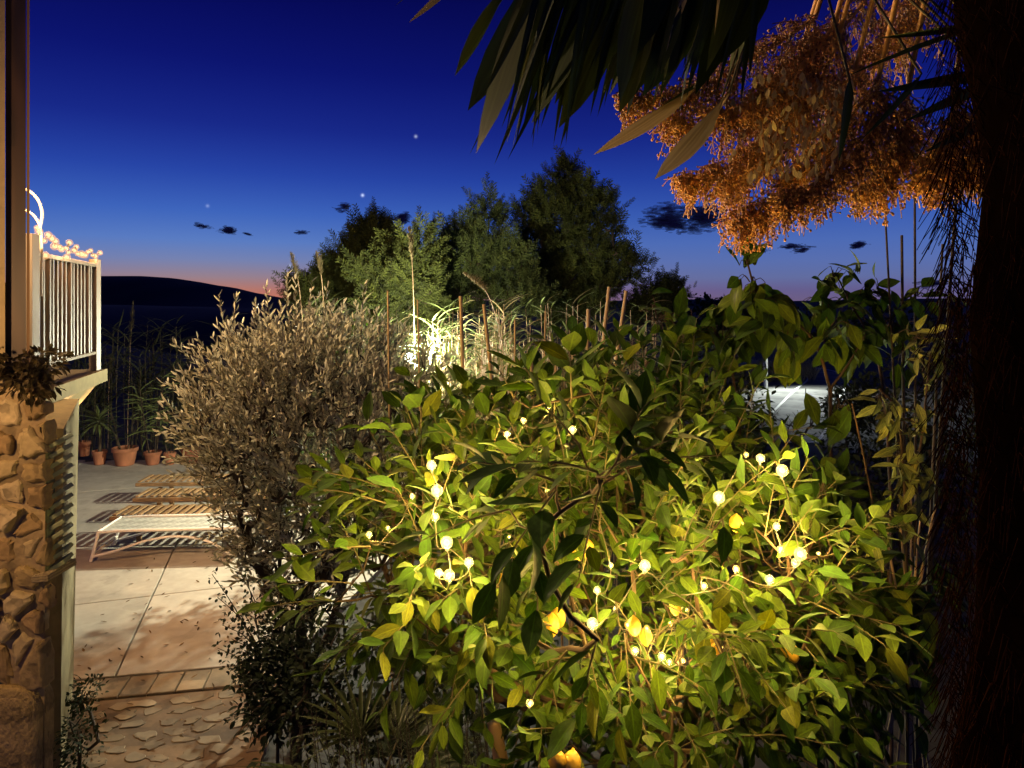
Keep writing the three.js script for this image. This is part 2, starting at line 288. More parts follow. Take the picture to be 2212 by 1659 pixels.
// road on the right, below the garden
{
  const ctr = curve([V(4.5, -2.5, -18.5), V(12.7, -2.5, -34), V(17.5, -2.5, -43), V(21.7, -2.5, -50.8), V(23.2, -2.5, -57), V(20.5, -2.5, -65), V(12, -2.5, -71)], 60);
  const ribbon = (w0, w1, y) => {
    const p = [], u = [], ix = []; let len = 0;
    ctr.forEach((c, k) => { const t = V().subVectors(ctr[Math.min(60, k + 1)], ctr[Math.max(0, k - 1)]).normalize(), s = V(-t.z, 0, t.x); if (k) len += c.distanceTo(ctr[k - 1]); for (const w of [w0, w1]) { const q = c.clone().addScaledVector(s, w); p.push(q.x, Math.max(hgt(q.x, q.z), -2.5) + y, q.z); u.push(w / 3, len / 3); } });
    for (let k = 0; k < 60; k++) { const a = k * 2; ix.push(a, a + 1, a + 2, a + 1, a + 3, a + 2); }
    const g = new THREE.BufferGeometry(); g.setAttribute('position', new THREE.Float32BufferAttribute(p, 3)); g.setAttribute('uv', new THREE.Float32BufferAttribute(u, 2)); g.setIndex(ix); g.computeVertexNormals(); return g;
  };
  struct('road', ribbon(-2.7, 2.9, .05), M.asphalt);
  struct('road_marking', mergeGeometries([ribbon(-.07, .07, .056), ribbon(2.6, 2.72, .056)]), M.lineWhite);
  struct('sandy_verge', ribbon(-4.6, -2.7, .03), M.sand);
  // sandy bank beyond the verge
  const g = new THREE.SphereGeometry(1, 40, 14, 0, 2 * Math.PI, 0, Math.PI / 2), P = g.attributes.position;
  for (let k = 0; k < P.count; k++) { const n = 1 + .35 * (fbm(P.getX(k) * .4 + 3, P.getZ(k) * .4 + 3, 8, 4) - .5); P.setXYZ(k, P.getX(k) * 3.6 * n, P.getY(k) * 1.1 * n, P.getZ(k) * 6 * n); }
  g.computeVertexNormals(); const b = struct('sandy_bank', g, M.sand); b.position.set(15.4, -2.7, -53); b.rotation.y = -.5;
}
// patio: big cast slabs with open joints, cut off at the paver border
const EA = groundAt(165, 1468), EB = groundAt(480, 1440), EU = V().subVectors(EB, EA).setY(0).normalize(), EN = V(EU.z, 0, -EU.x);  // EN points away from the camera
if (EN.z > 0) EN.negate();
function slabGeo(poly, h, top, bevel = .006) { // poly: [x, z] pairs -> bevelled slab
  const s = new THREE.Shape(poly.map(([x, z]) => new THREE.Vector2(x, -z)));
  const g = new THREE.ExtrudeGeometry(s, { depth: h - bevel, bevelEnabled: true, bevelThickness: bevel, bevelSize: bevel, bevelOffset: -bevel, bevelSegments: 1 });
  g.rotateX(-Math.PI / 2); g.translate(0, top - h, 0); return g;
}
function clip(poly, px, pz, nx, nz) { const out = [], d = (q) => (q[0] - px) * nx + (q[1] - pz) * nz; poly.forEach((a, k) => { const b = poly[(k + 1) % poly.length], da = d(a), db = d(b); if (da >= 0) out.push(a); if (da * db < 0) { const t = da / (da - db); out.push([lerp(a[0], b[0], t), lerp(a[1], b[1], t)]); } }); return out; }
const area = (p) => Math.abs(p.reduce((s, a, k) => { const b = p[(k + 1) % p.length]; return s + a[0] * b[1] - b[0] * a[1]; }, 0) / 2);
{
  const t = thing('patio', 'pale cast concrete patio under the sun loungers, with thin joints', 'patio'); t.userData.kind = 'structure'; delete t.userData.category;
  const O = groundAt(240, 1480), th = 18 * Math.PI / 180, ux = V(Math.cos(th), 0, -Math.sin(th)), uz = V(-Math.sin(th), 0, -Math.cos(th)), S = 2.35, gap = .007;
  for (let i = -4; i < 2; i++) for (let j = -2; j < 5; j++) {
    let poly = [[gap, gap], [S - gap, gap], [S - gap, S - gap], [gap, S - gap]].map(([a, b]) => [O.x + ux.x * (a + i * S) + uz.x * (b + j * S - .6), O.z + ux.z * (a + i * S) + uz.z * (b + j * S - .6)]);
    poly = clip(poly, EA.x + EN.x * .008, EA.z + EN.z * .008, EN.x, EN.z); if (poly.length > 2) poly = clip(poly, 0, -13.25, 0, 1); if (poly.length > 2) poly = clip(poly, -1.95, -5.4, -.97, -.18); if (poly.length > 2) poly = clip(poly, -9, 0, 1, 0);
    if (poly.length < 3 || area(poly) < .1) continue;
    if (poly.reduce((s, a, k) => { const b = poly[(k + 1) % poly.length]; return s + a[0] * -b[1] + b[0] * a[1]; }, 0) < 0) poly.reverse();
    const m = mesh('slab', slabGeo(poly, .08, 0, .004), M.concrete, t); const U = m.geometry.attributes.uv; for (let k = 0; k < U.count; k++) U.setXY(k, U.getX(k) / 2.1 + i * .37, U.getY(k) / 2.1 + j * .61);
  }
  // border of clay pavers
  const b = thing('paver_border', 'row of square clay pavers edging the near side of the patio', 'paving border'); b.userData.kind = 'structure'; delete b.userData.category;
  const r = rng(5);
  for (let k = -3; k < 8; k++) {
    const w = .197, x0 = k * .205, q = (a, c) => [EA.x + EU.x * a - EN.x * c, EA.z + EU.z * a - EN.z * c];
    const poly = [q(x0, .008), q(x0 + w, .008), q(x0 + w, .30), q(x0, .30)]; if (k < 1 && k > -2) { }
    if (poly.reduce((s, a, i) => { const c = poly[(i + 1) % 4]; return s + a[0] * -c[1] + c[0] * a[1]; }, 0) < 0) poly.reverse();
    const m = mesh('paver', slabGeo(poly, .06, -.004 - r() * .006, .005), M.paver, b); const U = m.geometry.attributes.uv; for (let i = 0; i < U.count; i++) U.setXY(i, U.getX(i) + r() * .01, U.getY(i) + k * .3);
  }
  // rough stones set in brown mortar
  const s = thing('stone_paving', 'rough flat stones set in brown mortar beside the stone wall', 'stone paving'); s.userData.kind = 'structure'; delete s.userData.category;
  const q = (a, c) => [EA.x + EU.x * a - EN.x * c, EA.z + EU.z * a - EN.z * c];
  const bed = [q(-.5, .31), q(1.62, .31), q(1.62, 3), q(-.5, 3)]; if (bed.reduce((t, a, i) => { const c = bed[(i + 1) % 4]; return t + a[0] * -c[1] + c[0] * a[1]; }, 0) < 0) bed.reverse();
  mesh('mortar_bed', slabGeo(bed, .06, -.022, .005), M.mortar, s);
  const r2 = rng(77);
  for (let j = 0; j < 17; j++) for (let i = 0; i < 10; i++) {
    const cx = -.32 + i * .195 + (j % 2) * .10 + (r2() - .5) * .08, cz = .40 + j * .138 + (r2() - .5) * .06, sx = .066 + r2() * .045, sz = .045 + r2() * .03, n = 12, poly = [], tw = r2() * .6 - .3;
    if (r2() < .12) continue;
    for (let k = 0; k < n; k++) { const a = k / n * 2 * Math.PI, e = .62 + .5 * r2(), x = Math.cos(a) * sx * e, z = Math.sin(a) * sz * e; poly.push(q(cx + x * Math.cos(tw) - z * Math.sin(tw), cz + x * Math.sin(tw) + z * Math.cos(tw))); }
    if (poly.reduce((t, a, k) => { const c = poly[(k + 1) % n]; return t + a[0] * -c[1] + c[0] * a[1]; }, 0) < 0) poly.reverse();
    const m = mesh('stone', slabGeo(poly, .05, -.0195 + r2() * .006, .004), M.flag[(i * 7 + j * 3) % 3], s); const U = m.geometry.attributes.uv; for (let k = 0; k < U.count; k++) U.setXY(k, U.getX(k) * .9 + r2() * .002 + i * .21, U.getY(k) * .9 + j * .17);
  }
}

// ---------------------------------------------------------------- house at the left edge
function hexa(c) { // box from 8 corners: front bl br tr tl, back bl br tr tl
  const g = new THREE.BufferGeometry(), f = [[0, 1, 2, 3], [5, 4, 7, 6], [1, 5, 6, 2], [4, 0, 3, 7], [3, 2, 6, 7], [4, 5, 1, 0]], p = [], u = [], ix = [];
  f.forEach((q, k) => { const w = c[q[0]].distanceTo(c[q[1]]), h = c[q[0]].distanceTo(c[q[3]]); q.forEach((v, j) => { p.push(c[v].x, c[v].y, c[v].z); u.push(j === 1 || j === 2 ? w : 0, j > 1 ? h : 0); }); const b = k * 4; ix.push(b, b + 1, b + 2, b, b + 2, b + 3); });
  g.setAttribute('position', new THREE.Float32BufferAttribute(p, 3)); g.setAttribute('uv', new THREE.Float32BufferAttribute(u, 2)); g.setIndex(ix); g.computeVertexNormals(); return g;
}
function lumpy(sx, sy, sz, r, amp = .22, detail = 3) { // rough stone
  const g = new RoundedBoxGeometry(1, 1, 1, detail, .22), P = g.attributes.position, o = r() * 40;
  for (let k = 0; k < P.count; k++) { const x = P.getX(k), y = P.getY(k), z = P.getZ(k), n = 1 + amp * (fbm((x + y * .6) * .45 + 5 + o, (z + y * .5) * .45 + 5, 8, 3) * 2 - 1); P.setXYZ(k, x * sx * n, y * sy * n, z * sz * n); }
  g.computeVertexNormals(); return g;
}
{
  const r = rng(31), D = 3.0;
  const t = thing('stone_wall', 'rough rubble stone house wall at the left edge, orange in the lamplight', 'stone wall', V(0, 0, 0));
  // body: left part of the facade up to a ledge below the timber post
  mesh('wall_body', hexa([V(-3.6, -.06, -D), V(-2.03, -.06, -D), V(-2.02, 2.66, -D), V(-3.6, 2.66, -D), V(-3.6, -.06, -D - .3), V(-2.235, -.06, -D - .3), V(-2.23, 2.66, -D - .3), V(-3.6, 2.66, -D - .3)]), M.wallMortar, t);
  // rubble: uneven cells of stone with deep joints
  const seeds = []; for (let j = 0; j < 11; j++) for (let i = 0; i < 5; i++) seeds.push([-.13 + i * .115 + (r() - .5) * .09 + (j % 2) * .05, j * .115 + (r() - .5) * .085]);
  const o = at(0, 835, D);
  seeds.forEach(([sx, sy], k) => {
    let poly = [[-.26, -.06], [.215, -.06], [.215, 1.32], [-.26, 1.32]];
    seeds.forEach(([x, y], j) => { if (j !== k && poly.length > 2 && Math.hypot(x - sx, y - sy) < .5) { const nx = sx - x, ny = sy - y, l = Math.hypot(nx, ny); poly = clip(poly, (x + sx) / 2 + nx / l * .007, (y + sy) / 2 + ny / l * .007, nx / l, ny / l); } });
    if (poly.length < 3 || area(poly) < .0012) return;
    const q = []; poly.forEach((p, i) => { const n = poly[(i + 1) % poly.length]; for (const f of [0, .33, .66]) { const x = lerp(p[0], n[0], f), y = lerp(p[1], n[1], f), w = .06 + .20 * r(); q.push(new THREE.Vector2(lerp(x, sx, w), -lerp(y, sy, w))); } });
    if (THREE.ShapeUtils.isClockWise(q)) q.reverse();
    const dep = .02 + .035 * r(), g = new THREE.ExtrudeGeometry(new THREE.Shape(q), { depth: dep, bevelEnabled: true, bevelThickness: .018, bevelSize: .018, bevelOffset: -.016, bevelSegments: 4 }), P = g.attributes.position;
    for (let i = 0; i < P.count; i++) { const x = P.getX(i), y = P.getY(i), z = P.getZ(i), n = fbm(x * 2 + 7, y * 2 + 7 + z, 32, 3) - .5; P.setXYZ(i, x + n * .02, y + n * .015, z + (x - sx) * (k % 3 - 1) * .12 + (y + sy) * (k % 2 - .5) * .14); }
    g.computeVertexNormals(); const m = mesh('stone', g, M.rubble[k * 5 % 4], t); m.position.set(o.x, o.y, -D - .031);
  });
  mesh('plaster_patch', lumpy(.40, .52, .17, rng(3), .05, 5), M.rubble[1], t).position.copy(at(0, 1600, D + .02));
  const cap = mesh('window_sill', new RoundedBoxGeometry(.075, .032, .20, 2, .008), M.rubble[2], t); cap.position.copy(at(118, 1232, D + .06)); cap.rotation.z = .1;
  // green louvred shutter folded back beside the wall
  const sh = new THREE.Group(); sh.name = 'shutter'; t.add(sh); sh.position.copy(at(119, 1088, D + .04));
  mesh('shutter_frame', new Geo().box(-.028, 0, .0, .02, .60, .05).build(), M.shutter, sh);
  for (let k = 0; k < 13; k++) { const s = mesh('slat', new RoundedBoxGeometry(.066, .02, .11, 1, .004), M.shutter, sh); s.position.set(.002, -.27 + k * .045, -.04); s.rotation.z = .55; s.rotation.y = .25; }

  const w = thing('plaster_wall', 'smooth plastered corner wall between the stone wall and the patio', 'wall');
  const a = at(98, 1800, 4.2), b = at(130, 1800, 4.2), bt = at(137, 880, 4.2), atp = at(100, 880, 4.2), far = groundAt(158, 1471); far.y = -.06; a.y = b.y = -.06;
  const ft = at(171, 860, -far.z), back = (v, dx) => V(v.x - dx, v.y, v.z);
  const top = 2.24;
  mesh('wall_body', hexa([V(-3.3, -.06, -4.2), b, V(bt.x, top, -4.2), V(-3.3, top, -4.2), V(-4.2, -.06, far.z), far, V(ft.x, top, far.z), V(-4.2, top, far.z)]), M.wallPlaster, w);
  const h = thing('house_wall', 'narrow lit strip of house wall at the upper left corner', 'wall');
  mesh('wall_body', hexa([V(-6, 2.4, -3.3), V(-3.35, 2.4, -3.3), V(-3.35, 5.6, -3.3), V(-6, 5.6, -3.3), V(-6, 2.4, -4.15), V(-3.35, 2.4, -4.15), V(-3.35, 5.6, -4.15), V(-6, 5.6, -4.15)]), M.plaster, h);
  const px = at(11, 700, 2.93).x; mesh('pilaster', hexa([V(-3.5, 2.662, -2.93), V(px, 2.662, -2.93), V(px, 5.6, -2.93), V(-3.5, 5.6, -2.93), V(-3.5, 2.662, -3.29), V(px * 1.14, 2.662, -3.29), V(px * 1.14, 5.6, -3.29), V(-3.5, 5.6, -3.29)]), M.plaster, h);
  const p = thing('timber_post', 'dark brown timber post standing on the stone wall', 'post'), q0 = at(12, 700, 2.95).x, q1 = at(56, 700, 2.95).x, q2 = at(64, 700, 2.953).x;
  const upright = (x0, x1, z0, z1) => hexa([V(x0, 2.67, z0), V(x1, 2.67, z0), V(x1, 5.57, z0), V(x0, 5.57, z0), V(x0 * z1 / z0, 2.67, z1), V(x1 * z1 / z0, 2.67, z1), V(x1 * z1 / z0, 5.57, z1), V(x0 * z1 / z0, 5.57, z1)]);
  mesh('post_body', upright(q0, q1, -2.95, -3.05), M.darkWood, p);
  mesh('edge_strip', upright(q1 + .001, q2, -2.953, -3.04), std([.16, .10, .05]), p);
  // withered creeper on the top of the stone wall
  const cr = thing('creeper', 'tuft of withered creeper lying on top of the stone wall', 'plant', at(55, 790, 2.95));
  const tips = crownPoints([[V(0, .01, 0), .15, .075, .12, 1], [V(.06, -.06, .05), .09, .08, .08, .6]], 90, r, .2), L = [];
  const g = new Geo(); for (const e of tips) { const d = e.o.clone().add(rv(r).multiplyScalar(.8)).normalize(); g.tube(curve([V(e.p.x * .3, -.05, e.p.z * .3), e.p.clone().multiplyScalar(.7).add(rv(r).multiplyScalar(.03)), e.p], 4), .0016, .0008, 3, false); for (let k = 0; k < 7; k++) L.push({ m: basis(e.p.clone().addScaledVector(rv(r), .03), d.clone().add(rv(r)), V(0, 1, 0).add(rv(r)), .03 + .02 * r(), .018), g: 0 }); }
  mesh('stem', g.build(), M.greyBark, cr); leafParts(cr, L, [bladeGeo({ w: 1, rows: 3, curl: .3 })], [leafMat([.13, .10, .04])], { r });
}
// balcony with railing and fairy lights
const BN = at(88, 655, 5.2).setY(2.3), BF = at(205, 655, 6.6).setY(2.3);
{
  const t = thing('balcony', 'balcony with pale lit railing of thin balusters, over the plaster wall', 'balcony');
  const dir = V().subVectors(BF, BN).normalize(), side = V(dir.z, 0, -dir.x).multiplyScalar(-1); if (side.x > 0) side.negate(); // towards the house
  const out = side.clone().negate(), o = BN.clone().addScaledVector(dir, -.55), e = BF.clone().addScaledVector(dir, .16), W = 1.6, lip = .07;
  const P = (b, s, y) => b.clone().addScaledVector(side, s).setY(y);
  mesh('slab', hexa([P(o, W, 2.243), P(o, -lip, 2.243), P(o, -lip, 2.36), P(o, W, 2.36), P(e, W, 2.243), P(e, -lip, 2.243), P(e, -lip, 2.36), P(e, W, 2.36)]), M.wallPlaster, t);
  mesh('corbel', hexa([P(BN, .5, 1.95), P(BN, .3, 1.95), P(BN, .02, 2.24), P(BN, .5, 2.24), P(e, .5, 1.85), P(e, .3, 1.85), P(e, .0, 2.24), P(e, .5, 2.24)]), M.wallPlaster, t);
  const bar = (a, b, w, h, name, m = M.metalRail) => { const L = a.distanceTo(b), k = mesh(name, new RoundedBoxGeometry(w, h, L, 1, Math.min(w, h) * .2), m, t); k.position.copy(a).lerp(b, .5); k.lookAt(b); return k; };
  const B0 = BN.clone().addScaledVector(dir, -.25);
  bar(P(B0, 0, 3.36), P(BF, 0, 3.36), .05, .035, 'top_rail'); bar(P(B0, 0, 2.53), P(BF, 0, 2.53), .04, .03, 'bottom_rail');
  const post = (f, w, y1) => { const m = mesh('post', new RoundedBoxGeometry(w, y1 - 2.36, w, 1, .006), M.metalRail, t); m.position.copy(B0).lerp(BF, f).setY((2.36 + y1) / 2); };
  post(1, .075, 3.42); post(.02, .085, 3.50);
  const n = 15; for (let k = 1; k < n; k++) { const m = mesh('baluster', new RoundedBoxGeometry(k % 5 === 3 ? .045 : .022, .80, .022, 1, .004), M.metalRail, t); m.position.copy(B0).lerp(BF, .05 + .92 * k / n).setY(2.945); }
  const w2 = thing('wire_arch', 'two bent canes arching from the timber post to the balcony railing', 'arch'); const D = 5.15;
  mesh('cane', new Geo().tube(curve([at(30, 400, D), at(62, 412, D), at(82, 432, D), at(91, 462, D), at(86, 495, D), at(84, 640, D)], 20), .011, .011, 6).build(), M.ropeLit, w2);
  mesh('cane', new Geo().tube(curve([at(30, 448, D), at(60, 456, D), at(78, 472, D), at(88, 500, D), at(89, 640, D)], 20), .009, .009, 6).build(), M.ropeLit, w2);
  // fairy lights along the railing
  const f = thing('fairy_lights', 'dense string of peach fairy lights along the balcony railing', 'fairy lights'), r = rng(8);
  const pts = [[80, 492, 5.1], [84, 500, 5.12], [95, 520, 5.2], [104, 508, 5.25], [112, 515, 5.3], [120, 521, 5.35], [118, 532, 5.4], [128, 533, 5.5], [133, 538, 5.55], [143, 536, 5.6], [150, 524, 5.65], [148, 545, 5.7], [160, 541, 5.8], [165, 533, 5.9], [168, 548, 5.95], [176, 549, 6.05], [183, 551, 6.1], [190, 544, 6.2], [196, 541, 6.3], [200, 551, 6.4], [206, 553, 6.5], [216, 546, 6.6], [144, 556, 5.6], [97, 552, 5.2], [207, 562, 6.55]];
  const geo = new THREE.SphereGeometry(1, 8, 6);
  const W3 = pts.map(([x, y, d]) => at(x, y, d));
  pts.forEach(([x, y, d], k) => { const s = .016 + .012 * r(), m = mesh('bulb', geo, M.shellPeach, f); m.position.copy(W3[k]); m.scale.setScalar(s * 1.25); mesh('filament', geo, M.bulbPeach, m).scale.setScalar(.5); pointLight(f, W3[k], PEACH, .11, s * .8); });
  mesh('cable', new Geo().tube(curve(W3.slice(0, 22), 90), .004, .004, 4).build(), M.wire, f);
}
{ // post lantern near the viewer's left hand, outside the frame
  const t = thing('post_lantern', 'warm lantern on a short post left of the viewpoint, lighting the stone wall', 'lantern', V(-2.75, 0, -1.95));
  mesh('post', new THREE.CylinderGeometry(.03, .04, 2.96, 10).translate(0, 1.42, 0), M.iron, t); mesh('cap', new THREE.ConeGeometry(.1, .07, 8).translate(0, 3.14, 0), M.iron, t); mesh('lantern_glass', new THREE.CylinderGeometry(.065, .05, .18, 8).translate(0, 3.0, 0), M.lanternGlass, t);
  pointLight(t, V(0, 3.0, 0), [1, .55, .22], 6.5, .05);
}
{ // lantern on the house wall, outside the frame, that lights the patio and the silvery shrub
  const t = thing('wall_lantern', 'warm lantern bracketed high on the house wall beside the timber post', 'lantern', V(-3.1, 4.55, -3.8));
  mesh('bracket', new Geo().tube([V(-.25, .2, 0), V(-.1, .24, 0), V(0, .16, 0)], .012, .012, 6).box(-.24, .1, 0, .02, .3, .12).build(), M.iron, t);
  mesh('cap', new THREE.ConeGeometry(.12, .08, 8), M.iron, t).position.set(0, .14, 0); mesh('base', new THREE.CylinderGeometry(.07, .05, .03, 8), M.iron, t).position.set(0, -.12, 0);
  mesh('lantern_glass', new THREE.CylinderGeometry(.085, .065, .2, 8), M.lanternGlass, t);
  pointLight(t, V(0, 0, 0), [1, .68, .40], 62, .06);
  const h = thing('hanging_lantern', 'warm lantern hanging under the balcony behind the plaster wall', 'lantern', V(-4.08, 1.84, -6.35));
  mesh('chain', new Geo().tube([V(0, .1, 0), V(0, .40, 0)], .006, .006, 5).build(), M.iron, h); mesh('cap', new THREE.ConeGeometry(.1, .07, 8), M.iron, h).position.set(0, .12, 0); mesh('base', new THREE.CylinderGeometry(.05, .04, .02, 8), M.iron, h).position.set(0, -.1, 0);
  mesh('lantern_glass', new THREE.CylinderGeometry(.065, .05, .17, 8), M.lanternGlass, h);
  pointLight(h, V(0, 0, 0), AMBER, 11, .05);
}

// ---------------------------------------------------------------- patio furniture and pots
function woodLounger(p, turn, label, group) {
  const t = thing('wooden_lounger', label, 'sun lounger', p, turn, group), L = 2.0, W = .46, h = .36, r = rng(Math.round(p.z * 100));
  for (const z of [0, -W]) mesh('side_rail', new Geo().box(L / 2, h - .05, z, L, .055, .03, .005).build(), M.teak[1], t);
  const n = 20; for (let k = 0; k < n; k++) { const m = mesh('slat', new RoundedBoxGeometry(.05, .018, W - .055, 1, .004), M.teak[Math.floor(r() * 3)], t); m.position.set(.04 + k * (L - .08) / (n - 1), h - .012, -W / 2); }
  for (const [x, z] of [[.34, -.0375], [.34, -W + .0375], [L - .3, -.0375], [L - .3, -W + .0375]]) mesh('leg', new Geo().box(x, (h - .1) / 2, z, .06, h - .1, .036, .005).build(), M.teak[1], t);
  for (const x of [.34, L - .3]) mesh('crossbar', new Geo().box(x, .12, -W / 2, .04, .03, W - .1, .004).build(), M.teak[1], t);
  return t;
}
const LG = 'sun loungers side by side on the patio', gl = (px, d) => V((px - CX) / FOC * d, 0, -d);
woodLounger(gl(237, 8.64), .05, 'brown slatted wooden sun lounger right behind the white one', LG);
woodLounger(gl(287, 9.47), .05, 'slatted wooden sun lounger in the middle of the three wooden ones', LG);
woodLounger(gl(293, 10.26), .05, 'slatted wooden sun lounger farthest back, nearest the terracotta pots', LG);
{
  const t = thing('white_lounger', 'white sling sun lounger with arched tubular legs, nearest on the patio', 'sun lounger', gl(196, 8.0), .08, LG), L = 1.95, W = .55, h = .36;
  const sl = new THREE.BufferGeometry(), p = [], u = [], ix = [], n = 24; for (let k = 0; k <= n; k++) for (let j = 0; j <= 4; j++) { const x = .1 + k / n * (L - .15), z = -.02 - j / 4 * (W - .04); p.push(x, h - .012 * Math.sin(k / n * Math.PI) - .012 * Math.sin(j / 4 * Math.PI), z); u.push(x * 6, z * 6); } for (let k = 0; k < n; k++) for (let j = 0; j < 4; j++) { const a = k * 5 + j; ix.push(a, a + 5, a + 1, a + 1, a + 5, a + 6); }
  sl.setAttribute('position', new THREE.Float32BufferAttribute(p, 3)); sl.setAttribute('uv', new THREE.Float32BufferAttribute(u, 2)); sl.setIndex(ix); sl.computeVertexNormals(); mesh('sling', sl, M.sling, t);
  for (const z of [0, -W]) {
    mesh('side_rail', new Geo().tube(curve([V(.08, h - .01, z), V(.3, h, z), V(L * .6, h, z), V(L - .05, h + .01, z)], 12), .018, .018, 8).build(), M.whitePaint, t);
    mesh('leg', new Geo().tube(curve([V(0, .018, z), V(.05, .2, z), V(.085, h, z)], 8), .018, .018, 8).build(), M.whitePaint, t);
    mesh('leg', new Geo().tube(curve([V(1.62, .018, z), V(1.68, .2, z), V(1.6, h, z)], 8), .018, .018, 8).build(), M.whitePaint, t);
    mesh('arch', new Geo().tube(curve([V(.02, .07, z), V(.3, .14, z), V(.62, .24, z), V(.95, .28, z), V(1.3, .22, z), V(1.5, .1, z), V(1.6, .02, z)], 24), .015, .015, 8).build(), M.whitePaint, t);
  }
  for (const [x, y] of [[.03, .12], [1.66, .12], [.085, h], [L - .05, h + .01]]) mesh('crossbar', new Geo().tube([V(x, y, 0), V(x, y, -W)], .014, .014, 6).build(), M.whitePaint, t);
}
{ // leaves fallen on the paving
  const r = rng(321), t = tag(new THREE.Group(), 'dry fallen leaves scattered on the patio and the stone paving', 'fallen leaves', null, 'stuff'); t.name = 'fallen_leaves'; scene.add(t);
  const L = []; for (let k = 0; k < 150; k++) { const d = 4.3 + 5.5 * Math.pow(r(), 1.3), p = V(-3.5 - (d - 5) * .3 + 1.7 * r(), .004, -d); L.push({ m: basis(p, V(r() - .5, .02, r() - .5), V(.25 * (r() - .5), 1, .25 * (r() - .5)), .03 + .035 * r(), .012 + .012 * r(), .05), g: 0 }); }
  leafParts(t, L, [bladeGeo({ w: 1, rows: 4, curl: -.25, fold: .2 })], [leafMat([.17, .10, .04], { clearcoat: 0 })], { r, mass: 'leaves', tints: [[1, 1, 1], [.6, .6, .6], [1.3, 1.2, .9]] });
}
function pot(px, py, w, h, k, label, plant) {
  const b = groundAt(px, py), d = -b.z, R = w / 2 / FOC * d, H = h / FOC * d, r = rng(px);
  const t = thing('potted_plant', label, 'potted plant', b.setY(.0), 0, 'terracotta pots along the back of the patio');
  const prof = [[0, 0], [R * .66, 0], [R * .7, .01], [R * .92, H * .78], [R * 1.0, H * .79], [R * 1.02, H * .97], [R * .98, H], [R * .88, H], [R * .84, H * .85], [0, H * .84]].map(([x, y]) => new THREE.Vector2(x, y));
  mesh('pot', new THREE.LatheGeometry(prof, 28), M.terracotta[k], t);
  mesh('soil', new THREE.CircleGeometry(R * .83, 20).rotateX(-Math.PI / 2).translate(0, H * .845, 0), M.soil, t);
  plant(t, R, H, r); return t;
}
const strap = bladeGeo({ w: 1, rows: 6, curl: .35, fold: .25, peak: .3, asp: .08 }), oval = bladeGeo({ w: 1, rows: 4, curl: .15 });
function rosette(hh, n, len, wid, m = M.reed) { return (t, R, H, r) => {
  mesh('stem', new Geo().tube(curve([V(0, H * .8, 0), V(.02, H + hh * .5, .01), V(-.02, H + hh, 0)], 8), .03, .02, 7).build(), M.greyBark, t);
  const L = []; for (let k = 0; k < n; k++) { const a = k * 2.4, e = -.35 + 1.4 * k / n, d = V(Math.cos(a) * Math.cos(e), Math.sin(e), Math.sin(a) * Math.cos(e)); L.push({ m: basis(V(-.02, H + hh - .08 + .1 * k / n, 0), d, V(0, 1, 0).addScaledVector(rv(r), .2), len * (.8 + .4 * r()), wid), g: 0 }); }
  leafParts(t, L, [strap], [m], { r }); }; }
function stalks(n, hh, lw, ll, m = M.darkLeaf[1]) { return (t, R, H, r) => {
  const g = new Geo(), L = []; for (let k = 0; k < n; k++) { const a = r() * 6.3, b = V(Math.cos(a) * R * .4, H * .8, Math.sin(a) * R * .4), top = V(Math.cos(a) * R * (1 + r()), H + hh * (.6 + .4 * r()), Math.sin(a) * R * (1 + r())); g.tube(curve([b, b.clone().lerp(top, .5).add(V(0, .05, 0)), top], 8), .008, .004, 5);
    for (let j = 0; j < 16; j++) { const f = .25 + .75 * r(); L.push({ m: basis(b.clone().lerp(top, f), V(Math.cos(a + r() * 6), r() * .8 - .2, Math.sin(a + r() * 6)), V(0, 1, 0).addScaledVector(rv(r), .5), ll * (.7 + .6 * r()), lw), g: 0 }); } }
  mesh('stem', g.build(), M.greyBark, t); leafParts(t, L, [oval], [m], { r }); }; }
pot(215, 1003, 30, 30, 1, 'small terracotta pot with a tall stem carrying a rosette of pale leaves', rosette(.55, 46, .42, .05));
pot(270, 1004, 52, 38, 1, 'widest terracotta pot, with sparse thin stalks, second from the left', stalks(6, .9, .02, .16));
pot(330, 1003, 36, 28, 0, 'dark red pot with upright cane stalks, right of the widest pot', stalks(7, 1.5, .03, .3, M.reed));
pot(367, 1003, 25, 26, 1, 'smallest terracotta pot with a short leafy plant', stalks(4, .5, .05, .1));
pot(412, 1001, 38, 32, 2, 'dark terracotta pot nearest the silvery shrub', stalks(6, .7, .05, .12));
pot(182, 985, 26, 32, 0, 'terracotta pot half hidden by the plaster wall', stalks(5, .6, .05, .14));
{ // garden globe lamp behind the shrub
  const p = at(884, 772, 9.4), t = thing('garden_lamp', 'white garden lamp on a post glaring behind the reeds', 'lamp', V(p.x, -.06, p.z)), h = p.y + .06;
  mesh('post', new THREE.CylinderGeometry(.03, .035, h - .1, 10).translate(0, (h - .1) / 2, 0), M.iron, t); mesh('collar', new THREE.CylinderGeometry(.06, .05, .05, 12).translate(0, h - .1, 0), M.iron, t);
  mesh('globe', new THREE.SphereGeometry(.06, 20, 14).translate(0, h, 0), M.globe, t);
  pointLight(t, V(0, h, 0), [1, 1, .74], 125, .055);
}
